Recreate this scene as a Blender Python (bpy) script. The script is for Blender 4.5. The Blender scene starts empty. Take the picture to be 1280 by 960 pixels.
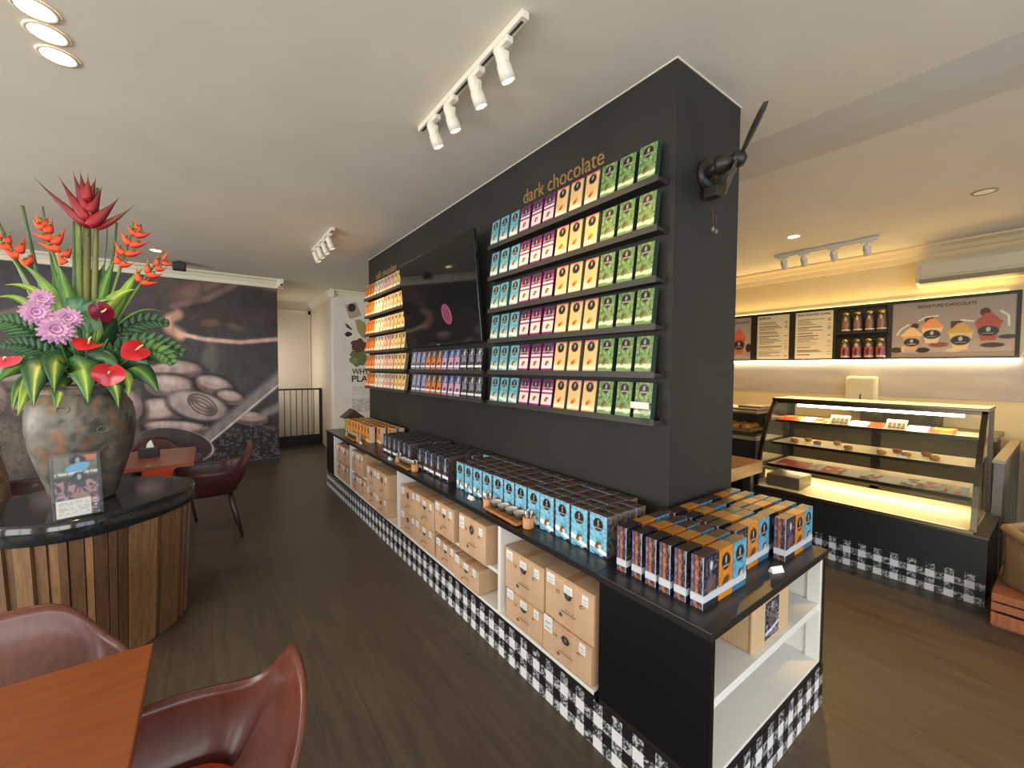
import bpy, bmesh, math, random
import numpy as np
from mathutils import Vector, Matrix
random.seed(7)
S = bpy.context.scene
COL = S.collection
PI = math.pi
ORD = ['first','second','third','fourth','fifth','sixth','seventh','eighth','ninth','tenth','eleventh','twelfth','thirteenth']

# ------------------------------------------------------------------ camera model
F0 = 516.296; H = 1.5
_y, _p, _r = [math.radians(a) for a in (36.43895, 2.13527, .32012)]
FW = np.array([math.sin(_y)*math.cos(_p), math.cos(_y)*math.cos(_p), -math.sin(_p)])
_r0 = np.array([math.cos(_y), -math.sin(_y), 0]); _u0 = np.cross(_r0, FW)
RT = _r0*math.cos(_r)+_u0*math.sin(_r); UP = -_r0*math.sin(_r)+_u0*math.cos(_r)
CP = np.array([0, 0, H])
def at(x, y, ax, v):
    """point of the plane (axis ax = v) measured at photo pixel x, y"""
    d = FW+RT*(x-640)/F0-UP*(y-480)/F0
    t = (v-CP[ax])/d[ax]
    return Vector(CP+t*d)
def Yp(x, y, v): return at(x, y, 1, v)
cam = bpy.data.cameras.new('camera'); camo = bpy.data.objects.new('camera', cam); COL.objects.link(camo)
cam.sensor_width = 36; cam.lens = F0/1280*36; cam.clip_start = .02
M = Matrix.Identity(4)
for i in range(3):
    M[i][0] = RT[i]; M[i][1] = UP[i]; M[i][2] = -FW[i]; M[i][3] = CP[i]
camo.matrix_world = M
S.camera = camo

# ------------------------------------------------------------------ colour helpers
def lin(c):
    c = np.asarray(c, float)/255
    return np.where(c <= .04045, c/12.92, ((c+.055)/1.055)**2.4)
def hashn(ix, iy, s):
    h = np.sin(ix*127.1+iy*311.7+s*74.7)*43758.5453
    return h-np.floor(h)
def vn(x, y, s=0):
    x = np.asarray(x, float); y = np.asarray(y, float)
    ix = np.floor(x); iy = np.floor(y); fx = x-ix; fy = y-iy
    fx = fx*fx*(3-2*fx); fy = fy*fy*(3-2*fy)
    a = hashn(ix, iy, s); b = hashn(ix+1, iy, s); c = hashn(ix, iy+1, s); d = hashn(ix+1, iy+1, s)
    return a+(b-a)*fx+(c-a)*fy+(a-b-c+d)*fx*fy
def fbm(x, y, s=0, o=3):
    t = 0; a = .5
    for k in range(o):
        t = t+a*vn(x*2**k, y*2**k, s+k); a *= .5
    return t/(1-.5**o)
class Art:
    """colour field painted on u, v arrays"""
    def __init__(s, u, v, bg):
        s.u, s.v = u, v
        s.c = np.zeros(u.shape+(3,))+np.array(bg, float)
    def put(s, m, col):
        m = np.clip(m, 0, 1)[..., None]
        s.c = s.c*(1-m)+np.array(col, float)*m
    def ell(s, cx, cy, rx, ry, col, rot=0, soft=.15, k=1):
        dx, dy = s.u-cx, s.v-cy
        a, b = dx*math.cos(rot)+dy*math.sin(rot), -dx*math.sin(rot)+dy*math.cos(rot)
        d = np.sqrt((a/rx)**2+(b/ry)**2)
        s.put((1-d)/soft+.5 if soft > 0 else (d < 1), col) if k == 1 else s.put(np.clip((1-d)/soft+.5, 0, 1)*k, col)
    def ring(s, cx, cy, rx, ry, w, col, rot=0, k=1):
        dx, dy = s.u-cx, s.v-cy
        a, b = dx*math.cos(rot)+dy*math.sin(rot), -dx*math.sin(rot)+dy*math.cos(rot)
        d = np.abs(np.sqrt((a/rx)**2+(b/ry)**2)-1)
        s.put(np.clip(1.5-d/w, 0, 1)*k, col)
    def rect(s, x0, x1, y0, y1, col, k=1):
        s.put(((s.u >= x0) & (s.u <= x1) & (s.v >= y0) & (s.v <= y1))*k, col)
    def line(s, pts, w, col, k=1):
        d = np.full(s.u.shape, 1e9)
        for (x0, y0), (x1, y1) in zip(pts[:-1], pts[1:]):
            dx, dy = x1-x0, y1-y0
            t = np.clip(((s.u-x0)*dx+(s.v-y0)*dy)/(dx*dx+dy*dy+1e-12), 0, 1)
            d = np.minimum(d, np.hypot(s.u-x0-t*dx, s.v-y0-t*dy))
        s.put(np.clip(1.5-d/w, 0, 1)*k, col)
    def noise(s, fx, fy, amt, seed=0):
        s.c = s.c*(1+amt*(fbm(s.u*fx, s.v*fy, seed)-.5)*2)[..., None]

# ------------------------------------------------------------------ mesh builder
class MB:
    def __init__(s): s.v = []; s.f = []; s.c = []; s.mi = []; s.sm = []
    def add(s, vs, fs, col, mi=0, smooth=False):
        o = len(s.v); s.v += [tuple(p) for p in vs]
        col = np.asarray(col, float)
        s.c += [tuple(col)]*len(vs) if col.ndim == 1 else [tuple(q) for q in col]
        s.f += [[i+o for i in f] for f in fs]; s.mi += [mi]*len(fs); s.sm += [smooth]*len(fs)
        return s
    def box(s, x0, x1, y0, y1, z0, z1, col, mi=0, bev=0, rot=None, org=(0, 0, 0), faces=None, skip=()):
        if bev:
            bm = bmesh.new(); bmesh.ops.create_cube(bm, size=1)
            for q in bm.verts: q.co = Vector(((x0+x1)/2+q.co.x*(x1-x0), (y0+y1)/2+q.co.y*(y1-y0), (z0+z1)/2+q.co.z*(z1-z0)))
            bmesh.ops.bevel(bm, geom=list(bm.edges), offset=bev, segments=2, affect='EDGES', profile=.5)
            bm.verts.index_update()
            vs = [q.co.copy() for q in bm.verts]; fs = [[q.index for q in f.verts] for f in bm.faces]; bm.free()
            if rot: vs = [rot@p+Vector(org) for p in vs]
            return s.add(vs, fs, col, mi)
        P = [Vector((x, y, z)) for z in (z0, z1) for y in (y0, y1) for x in (x0, x1)]
        if rot: P = [rot@p+Vector(org) for p in P]
        Q = {'-z': (0, 2, 3, 1), '+z': (4, 5, 7, 6), '-y': (0, 1, 5, 4), '+y': (2, 6, 7, 3), '-x': (0, 4, 6, 2), '+x': (1, 3, 7, 5)}
        for k, q in Q.items():
            if k in skip: continue
            s.add([P[i] for i in q], [(0, 1, 2, 3)], (faces or {}).get(k, col), mi)
        return s
    def panel(s, o, du, dv, nu, nv, fn, mi=0, back=False):
        o, du, dv = np.array(o, float), np.array(du, float), np.array(dv, float)
        U, V = np.meshgrid(np.linspace(0, 1, nu), np.linspace(0, 1, nv))
        P = o+U[..., None]*du+V[..., None]*dv
        C = fn(U, V).c.reshape(-1, 3)
        fs = [(j*nu+i, j*nu+i+1, (j+1)*nu+i+1, (j+1)*nu+i) for j in range(nv-1) for i in range(nu-1)]
        return s.add([tuple(p) for p in P.reshape(-1, 3)], fs, C, mi)
    def tube(s, pts, r, col, n=8, mi=0, cap=True, smooth=True):
        pts = [Vector(p) for p in pts]; m = len(pts)
        if not hasattr(r, '__len__'): r = [r]*m
        vs = []; cs = []
        t0 = (pts[1]-pts[0]).normalized()
        a = t0.orthogonal().normalized()
        for i in range(m):
            t = (pts[min(i+1, m-1)]-pts[max(i-1, 0)]).normalized()
            a = (a-t*a.dot(t)).normalized(); b = t.cross(a)
            for k in range(n):
                w = 2*PI*k/n
                vs.append(pts[i]+(a*math.cos(w)+b*math.sin(w))*r[i])
        fs = [(i*n+k, i*n+(k+1) % n, (i+1)*n+(k+1) % n, (i+1)*n+k) for i in range(m-1) for k in range(n)]
        if cap: fs += [tuple(range(n-1, -1, -1)), tuple(range((m-1)*n, m*n))]
        col = np.asarray(col, float)
        if col.ndim == 2: col = np.repeat(col, n, 0)
        return s.add(vs, fs, col, mi, smooth)
    def lathe(s, prof, col, n=32, c=(0, 0, 0), mi=0, smooth=True, caps=True, sx=1, sy=1, R=None):
        vs = []
        for r, z in prof:
            for k in range(n):
                p = Vector((math.cos(2*PI*k/n)*r*sx, math.sin(2*PI*k/n)*r*sy, z))
                vs.append((R@p if R else p)+Vector(c))
        m = len(prof)
        fs = [(i*n+k, i*n+(k+1) % n, (i+1)*n+(k+1) % n, (i+1)*n+k) for i in range(m-1) for k in range(n)]
        if caps: fs += [tuple(range(n-1, -1, -1)), tuple(range((m-1)*n, m*n))]
        col = np.asarray(col, float)
        if col.ndim == 2 and len(col) == m: col = np.repeat(col, n, 0)
        return s.add(vs, fs, col, mi, smooth)
    def ball(s, c, r, col, n=12, m=8, mi=0, R=None):
        if not hasattr(r, '__len__'): r = (r, r, r)
        vs = []
        for i in range(m+1):
            a = PI*i/m
            for k in range(n):
                p = Vector((r[0]*math.sin(a)*math.cos(2*PI*k/n), r[1]*math.sin(a)*math.sin(2*PI*k/n), -r[2]*math.cos(a)))
                vs.append((R@p if R else p)+Vector(c))
        fs = [(i*n+k, i*n+(k+1) % n, (i+1)*n+(k+1) % n, (i+1)*n+k) for i in range(m) for k in range(n)]
        return s.add(vs, fs, col, mi, True)
    def prism(s, poly, d, col, o=(0, 0, 0), ex=(1, 0, 0), ey=(0, 0, 1), en=(0, -1, 0), mi=0):
        """polygon in the (ex, ey) plane at o, thickened by d along en"""
        o, ex, ey, en = map(Vector, (o, ex, ey, en)); n = len(poly)
        A = [o+ex*x+ey*y for x, y in poly]; B = [p+en*d for p in A]
        s.add(A, [tuple(range(n-1, -1, -1))], col, mi); s.add(B, [tuple(range(n))], col, mi)
        for i in range(n):
            j = (i+1) % n
            s.add([A[i], A[j], B[j], B[i]], [(0, 1, 2, 3)], col, mi)
        return s
    def sheet(s, rows, cols, mi=0, thick=0, smooth=True):
        """grid of points rows[j][i] with a colour per point"""
        nv, nu = len(rows), len(rows[0])
        vs = [p for r in rows for p in r]; cs = np.asarray(cols, float)
        cs = cs.reshape(-1, 3) if cs.ndim > 1 else cs
        fs = [(j*nu+i, j*nu+i+1, (j+1)*nu+i+1, (j+1)*nu+i) for j in range(nv-1) for i in range(nu-1)]
        if thick:
            me = bpy.data.meshes.new('t'); me.from_pydata([tuple(p) for p in vs], [], fs); me.update()
            nr = [Vector(q.normal) for q in me.vertices]; bpy.data.meshes.remove(me)
            N = len(vs); vs = [Vector(p) for p in vs]; vs2 = [p-nr[i]*thick for i, p in enumerate(vs)]
            f2 = [tuple(i+N for i in reversed(f)) for f in fs]
            rim = [j*nu for j in range(nv)], [j*nu+nu-1 for j in range(nv)], list(range(nu)), list(range((nv-1)*nu, nv*nu))
            fr = []
            for L, fl in zip(rim, (0, 1, 1, 0)):
                for a, b in zip(L[:-1], L[1:]):
                    q = (a, b, b+N, a+N); fr.append(q if fl == 0 else q[::-1])
            cc = np.tile(cs, (2, 1)) if cs.ndim > 1 else cs
            return s.add(vs+vs2, fs+f2+fr, cc, mi, smooth)
        return s.add(vs, fs, cs, mi, smooth)
    def mesh(s, name, mats):
        me = bpy.data.meshes.new(name); me.from_pydata(s.v, [], s.f)
        ca = me.color_attributes.new('Col', 'FLOAT_COLOR', 'POINT')
        c = np.ones((len(s.v), 4)); c[:, :3] = lin(np.clip(np.array(s.c), 0, 255))
        ca.data.foreach_set('color', c.ravel())
        for m in (mats if isinstance(mats, (list, tuple)) else [mats]): me.materials.append(m)
        me.polygons.foreach_set('material_index', s.mi); me.polygons.foreach_set('use_smooth', s.sm)
        me.update(); return me
    def obj(s, name, mats, parent=None, loc=None, rot=None):
        return link(name, s.mesh(name, mats), parent, loc, rot)

def link(name, me, parent=None, loc=None, rot=None):
    o = bpy.data.objects.new(name, me); COL.objects.link(o)
    if parent is not None: o.parent = parent
    if loc is not None: o.location = loc
    if rot is not None: o.rotation_euler = rot
    return o
def tag(o, label, cat, group=None):
    o['label'] = label; o['category'] = cat
    if group: o['group'] = group
    return o
def thing(name, label, cat, loc=(0, 0, 0), rz=0, group=None):
    o = link(name, None, None, loc, (0, 0, rz)); return tag(o, label, cat, group)
def struct(o): o['kind'] = 'structure'; return o
def dup(root, label, loc=None, rot=None, group=None):
    r = root.copy(); COL.objects.link(r)
    if loc is not None: r.location = loc
    if rot is not None: r.rotation_euler = rot
    r['label'] = label
    if group: r['group'] = group
    for ch in list(root.children):
        c = ch.copy(); COL.objects.link(c); c.parent = r
        for g in list(ch.children):
            d = g.copy(); COL.objects.link(d); d.parent = c
    return r
def text(name, body, parent, mat, right, up, origin, height=None, width=None, ext=.004, bold=0):
    """flat lettering: lower left corner at origin"""
    cu = bpy.data.curves.new(name, 'FONT'); cu.body = body; cu.extrude = ext; cu.size = 1; cu.offset = bold
    cu.materials.append(mat)
    o = bpy.data.objects.new(name, cu); COL.objects.link(o)
    bpy.context.view_layer.update()
    d = o.dimensions.copy(); bb = [Vector(b) for b in o.bound_box]; mx = min(b.x for b in bb)
    sx = width/d.x if width else height/d.y
    sy = height/d.y if height else sx
    right, up = Vector(right), Vector(up); n = right.cross(up)
    m = Matrix.Identity(4)
    my = min(b.y for b in bb)
    for i in range(3):
        m[i][0] = right[i]*sx; m[i][1] = up[i]*sy; m[i][2] = n[i]
        m[i][3] = Vector(origin)[i]-right[i]*sx*mx-up[i]*sy*my
    cu.extrude = ext
    dg = bpy.context.evaluated_depsgraph_get(); me = bpy.data.meshes.new_from_object(o.evaluated_get(dg)); bpy.data.objects.remove(o)
    me.name = name; o = bpy.data.objects.new(name, me); COL.objects.link(o)
    if parent is not None:
        o.parent = parent; o.matrix_parent_inverse = Matrix.Identity(4); o.matrix_basis = parent.matrix_basis.inverted()@m
    else: o.matrix_basis = m
    return o

# ------------------------------------------------------------------ materials
def newmat(name):
    m = bpy.data.materials.new(name); m.use_nodes = True
    nt = m.node_tree; b = nt.nodes['Principled BSDF']; return m, nt, b
def VC(name, rough=.5, metal=0, spec=.5, noise=0, nscale=20, stretch=(1, 1, 1), coat=0, bump=0):
    m, nt, b = newmat(name)
    a = nt.nodes.new('ShaderNodeVertexColor'); a.layer_name = 'Col'
    out = a.outputs[0]
    if noise or bump:
        tc = nt.nodes.new('ShaderNodeTexCoord'); mp = nt.nodes.new('ShaderNodeMapping'); mp.inputs['Scale'].default_value = stretch
        nz = nt.nodes.new('ShaderNodeTexNoise'); nz.inputs['Scale'].default_value = nscale; nz.inputs['Detail'].default_value = 4
        nt.links.new(tc.outputs['Object'], mp.inputs[0]); nt.links.new(mp.outputs[0], nz.inputs['Vector'])
        if noise:
            mr = nt.nodes.new('ShaderNodeMapRange'); mr.inputs[1].default_value = .3; mr.inputs[2].default_value = .7
            mr.inputs[3].default_value = 1-noise; mr.inputs[4].default_value = 1+noise
            mx = nt.nodes.new('ShaderNodeVectorMath'); mx.operation = 'SCALE'
            nt.links.new(nz.outputs[0], mr.inputs[0]); nt.links.new(out, mx.inputs[0]); nt.links.new(mr.outputs[0], mx.inputs['Scale']); out = mx.outputs[0]
        if bump:
            bp = nt.nodes.new('ShaderNodeBump'); bp.inputs['Strength'].default_value = bump; bp.inputs['Distance'].default_value = .01
            nt.links.new(nz.outputs[0], bp.inputs['Height']); nt.links.new(bp.outputs[0], b.inputs['Normal'])
    nt.links.new(out, b.inputs['Base Color'])
    b.inputs['Roughness'].default_value = rough; b.inputs['Metallic'].default_value = metal
    b.inputs['Specular IOR Level'].default_value = spec
    b.inputs['Coat Weight'].default_value = coat; b.inputs['Coat Roughness'].default_value = .1
    return m
def EM(name, col, strength):
    m, nt, b = newmat(name)
    b.inputs['Base Color'].default_value = (*lin(col), 1)
    b.inputs['Emission Color'].default_value = (*lin(col), 1); b.inputs['Emission Strength'].default_value = strength
    return m
def GLASS(name, tint=(255, 255, 255), refl=1.0):
    m = bpy.data.materials.new(name); m.use_nodes = True; nt = m.node_tree; nt.nodes.clear()
    o = nt.nodes.new('ShaderNodeOutputMaterial'); t = nt.nodes.new('ShaderNodeBsdfTransparent'); t.inputs[0].default_value = (*lin(tint), 1)
    g = nt.nodes.new('ShaderNodeBsdfGlossy'); g.inputs['Roughness'].default_value = .02
    f = nt.nodes.new('ShaderNodeFresnel'); f.inputs[0].default_value = 1.45
    k = nt.nodes.new('ShaderNodeMath'); k.operation = 'MULTIPLY'; k.inputs[1].default_value = refl
    x = nt.nodes.new('ShaderNodeMixShader')
    nt.links.new(f.outputs[0], k.inputs[0]); nt.links.new(k.outputs[0], x.inputs[0]); nt.links.new(t.outputs[0], x.inputs[1]); nt.links.new(g.outputs[0], x.inputs[2])
    nt.links.new(x.outputs[0], o.inputs[0]); return m
MATTE = VC('matte', .85, noise=.04, nscale=3)
PAINT = VC('painted_plaster', .7, noise=.03, nscale=2.5)
BLACKWALL = VC('black_wall_paint', .6, noise=.14, nscale=1.7, spec=.22)
SATIN = VC('satin', .45)
GLOSS = VC('glossy_plastic', .2)
CARD = VC('printed_card', .38, spec=.5)
KRAFT = VC('kraft_board', .75, noise=.05, nscale=6)
LAMI = VC('black_laminate', .32, noise=.12, nscale=90, stretch=(1, .06, 1), spec=.5)
LAMID = VC('black_laminate_panel', .5, noise=.1, nscale=90, stretch=(1, .06, 1), spec=.18)
METAL = VC('brushed_metal', .3, metal=1)
CHROME = VC('chrome', .12, metal=1)
WOOD = VC('oiled_wood', .5, noise=.25, nscale=14, stretch=(6, 6, .6))
TABLEW = VC('varnished_wood', .28, noise=.16, nscale=9, stretch=(1, 7, 7), spec=.5)
SHELLW = VC('veneer_shell', .36, noise=.2, nscale=16, stretch=(3, 3, .6), coat=.1)
GRANITE = VC('dark_granite', .1, noise=.5, nscale=130, spec=.6)
STONE = VC('glazed_stoneware', .5, noise=.45, nscale=17, bump=.25)
LEAF = VC('leaf', .42, noise=.1, nscale=30)
PETAL = VC('petal', .5, noise=.06, nscale=40)
CLOTH = VC('cloth', .95, noise=.12, nscale=90, bump=.15)
SCREEN = VC('screen_glass', .06, spec=.6)
MURALM = VC('mural_vinyl', .42, spec=.4)
CLEAR = GLASS('clear_glass', (247, 250, 248), .9)
ACRYL = GLASS('clear_acrylic', (244, 247, 247), .4)
# ------------------------------------------------------------------ the room
CE = 2.865                                  # ceiling height
XL, XR, YB, YF = -4.6, 6.4, -3.2, 7.45      # left wall, right wall, wall behind the camera, mural wall
CREAM = (214, 208, 194); WHITE = (226, 223, 215)
def floor_mat():
    m, nt, b = newmat('dark_plank_floor'); N = nt.nodes.new; L = nt.links.new
    tc = N('ShaderNodeTexCoord'); mp = N('ShaderNodeMapping'); mp.inputs['Rotation'].default_value = (0, 0, PI/2)
    br = N('ShaderNodeTexBrick'); br.inputs['Scale'].default_value = 1; br.inputs['Brick Width'].default_value = 1.3; br.inputs['Row Height'].default_value = .18
    br.inputs['Mortar Size'].default_value = .0018; br.inputs['Bias'].default_value = 0
    br.inputs['Color1'].default_value = (*lin((80, 69, 56)), 1); br.inputs['Color2'].default_value = (*lin((75, 64, 52)), 1); br.inputs['Mortar'].default_value = (*lin((63, 54, 44)), 1)
    m2 = N('ShaderNodeMapping'); m2.inputs['Scale'].default_value = (9, .8, 1)
    nz = N('ShaderNodeTexNoise'); nz.inputs['Scale'].default_value = 3; nz.inputs['Detail'].default_value = 6
    mr = N('ShaderNodeMapRange'); mr.inputs[1].default_value = .3; mr.inputs[2].default_value = .7; mr.inputs[3].default_value = .78; mr.inputs[4].default_value = 1.2
    sc = N('ShaderNodeVectorMath'); sc.operation = 'SCALE'
    L(tc.outputs['Object'], mp.inputs[0]); L(mp.outputs[0], br.inputs['Vector']); L(tc.outputs['Object'], m2.inputs[0]); L(m2.outputs[0], nz.inputs['Vector'])
    L(nz.outputs[0], mr.inputs[0]); L(br.outputs[0], sc.inputs[0]); L(mr.outputs[0], sc.inputs['Scale']); L(sc.outputs[0], b.inputs['Base Color'])
    r2 = N('ShaderNodeMapRange'); r2.inputs[3].default_value = .34; r2.inputs[4].default_value = .5; L(nz.outputs[0], r2.inputs[0]); L(r2.outputs[0], b.inputs['Roughness'])
    b.inputs['Specular IOR Level'].default_value = .45
    return m
FLOOR = floor_mat()
struct(MB().box(XL-.2, XR+.2, YB-.2, 10, -.1, 0, (80, 70, 60)).obj('floor', FLOOR))
struct(MB().box(XL-.2, XR+.2, YB-.2, 10, CE, CE+.1, (226, 220, 206)).obj('ceiling', PAINT))
w = MB()                                     # wall behind the camera with two wide windows
for x0, x1 in ((XL, -3.6), (-.35, .35), (3.3, 3.9), (6.1, XR)): w.box(x0, x1, YB-.15, YB, 0, CE, CREAM)
for x0, x1 in ((-3.6, -.35), (.35, 3.3), (3.9, 6.1)): w.box(x0, x1, YB-.15, YB, 0, .35, CREAM).box(x0, x1, YB-.15, YB, 2.45, CE, CREAM)
struct(w.obj('wall_back', PAINT))
w = MB()                                     # left wall with window openings
for y0, y1 in ((YB, -1.6), (1.4, 1.8), (5.2, YF+.15)): w.box(XL-.15, XL, y0, y1, 0, CE, CREAM)
for y0, y1 in ((-1.6, 1.4), (1.8, 5.2)): w.box(XL-.15, XL, y0, y1, 0, .4, CREAM).box(XL-.15, XL, y0, y1, 2.45, CE, CREAM)
struct(w.obj('wall_left', PAINT))
wi = 0
for (x0, x1) in ((-3.6, -.35), (.35, 3.3), (3.9, 6.1)):
    wi += 1; fr = MB(); xm = (x0+x1)/2
    for a, b_ in ((x0, x0+.06), (xm-.03, xm+.03), (x1-.06, x1)): fr.box(a, b_, YB-.1, YB-.04, .35, 2.45, (60, 58, 55))
    fr.box(x0, x1, YB-.1, YB-.04, .35, .41, (60, 58, 55)).box(x0, x1, YB-.1, YB-.04, 2.39, 2.45, (60, 58, 55))
    struct(fr.obj('window_%d' % wi, SATIN))
for (y0, y1) in ((-1.6, 1.4), (1.8, 5.2)):
    wi += 1; fr = MB(); ym = (y0+y1)/2
    for a, b_ in ((y0, y0+.06), (ym-.03, ym+.03), (y1-.06, y1)): fr.box(XL-.1, XL-.04, a, b_, .4, 2.45, (60, 58, 55))
    fr.box(XL-.1, XL-.04, y0, y1, .4, .46, (60, 58, 55)).box(XL-.1, XL-.04, y0, y1, 2.39, 2.45, (60, 58, 55))
    struct(fr.obj('window_%d' % wi, SATIN))
struct(MB().box(XR, XR+.15, YB, 7.9, 0, CE, (222, 205, 160)).obj('wall_right', PAINT))
struct(MB().box(XR-.006, XR, -2, 3.6, 1.2, 1.65, (176, 168, 160)).obj('trim_1', VC('grey_wall_panel', .5, noise=.1, nscale=2, stretch=(1, 1, 4))))
struct(MB().box(XL, .905, YF, YF+.15, 0, CE, CREAM).obj('wall_far', PAINT))
struct(MB().box(XL, .912, YF-.02, YF, 0, .07, (44, 38, 36)).obj('baseboard_far', SATIN))
struct(MB().box(.855, .905, YF+.15, 8.8, 0, CE, CREAM).box(.855, .905, 9.5, 9.7, 0, CE, CREAM).box(.855, .905, 8.8, 9.5, 0, .9, CREAM).box(.855, .905, 8.8, 9.5, 2.2, CE, CREAM).obj('wall_alcove_left', PAINT))  # unseen opening cut for the added alcove light
struct(MB().box(.7, 2.2, 9.7, 9.85, 0, CE, (208, 200, 186)).obj('wall_alcove', PAINT))
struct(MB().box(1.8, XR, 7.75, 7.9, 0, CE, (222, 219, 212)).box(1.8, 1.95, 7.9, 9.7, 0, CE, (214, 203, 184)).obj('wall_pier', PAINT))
# shut door panel in the alcove
d = MB().box(1.0, 1.74, 9.665, 9.7, .0, 2.62, (206, 198, 186), bev=.004)
d = d.obj('door_1', PAINT); struct(d)
MB().box(.93, 1.0, 9.655, 9.7, 0, 2.69, (216, 208, 192)).box(1.74, 1.79, 9.655, 9.7, 0, 2.69, (216, 208, 192)).box(.93, 1.79, 9.655, 9.7, 2.62, 2.69, (216, 208, 192)).obj('door_frame', PAINT, d)
MB().tube([(1.06, 9.66, 1.02), (1.06, 9.61, 1.02), (1.16, 9.61, 1.02)], .012, (150, 145, 135)).obj('door_handle', METAL, d)
# crown mouldings
def crown(axis, a, b, pos, sgn, k, depth=.11, hgt=.13, n=1, cols=(226, 220, 200)):
    prof = [(0, CE-hgt), (sgn*depth*.16, CE-hgt), (sgn*depth*.3, CE-hgt*.62), (sgn*depth*.42, CE-hgt*.55), (sgn*depth*.62, CE-hgt*.3), (sgn*depth, CE-hgt*.12), (sgn*depth, CE), (0, CE)]
    m = MB()
    if axis == 'x': m.prism([(pos+p, z) for p, z in prof], b-a, cols, (a, 0, 0), (0, 1, 0), (0, 0, 1), (1, 0, 0))
    else: m.prism([(pos+p, z) for p, z in prof], b-a, cols, (0, a, 0), (1, 0, 0), (0, 0, 1), (0, 1, 0))
    return struct(m.obj('trim_%d' % k, PAINT))
crown('x', XL, .985, YF, -1, 2)
crown('y', YF-.1, 9.7, .905, 1, 3, depth=.08)
crown('y', 7.65, 9.7, 1.8, -1, 4, depth=.08)
crown('x', 1.72, XR, 7.75, -1, 5, depth=.08)
crown('y', YB, 7.75, XR, -1, 6, depth=.14, hgt=.15, cols=(222, 205, 165))
# shallow drop beam along the counter side of the room
struct(MB().prism([(2.66, CE), (2.9, CE-.014), (3.1, CE-.014), (3.13, CE)], 10.9, (205, 201, 190), (0, YB, 0), (1, 0, 0), (0, 0, 1), (0, 1, 0)).obj('trim_7', PAINT))
# the dark display wall in the middle of the room, full height
PX0, PX1, PY0, PY1 = 1.68, 2.26, 1.07, 5.36
struct(MB().box(PX0, PX1, PY0, PY1, 0, CE, (49, 48, 45)).obj('wall_center', BLACKWALL))
struct(MB().box(PX0-.005, PX1+.005, PY0-.005, PY1+.005, CE-.004, CE, (225, 220, 205)).obj('trim_8', PAINT))
# gate and dark sill in the alcove
g = thing('safety_gate', 'black metal bar gate closing the alcove doorway behind the mural wall', 'gate', (1.05, 8.7, 0))
bk = (30, 28, 27)
MB().box(-.13, .72, -.012, .012, 1.07, 1.1, bk).box(-.13, .72, -.012, .012, .18, .205, bk).obj('rail', SATIN, g)
MB().box(.7, .745, -.02, .02, 0, 1.1, bk).obj('post', SATIN, g)
for i in range(8): MB().tube([(-.1+i*.1, 0, .2), (-.1+i*.1, 0, 1.08)], .007, bk, 6).obj('bar', SATIN, g)
MB().box(-.13, .0, -.03, -.012, .94, .965, bk).box(-.03, .0, -.045, -.01, .935, .97, bk).obj('latch', SATIN, g)
MB().box(-.13, .75, -.01, .02, .0, .18, (24, 22, 21)).obj('kick_plate', SATIN, g)
struct(MB().box(.92, 1.79, 8.5, 8.66, 0, .02, (62, 56, 48)).obj('trim_9', SATIN))

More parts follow.
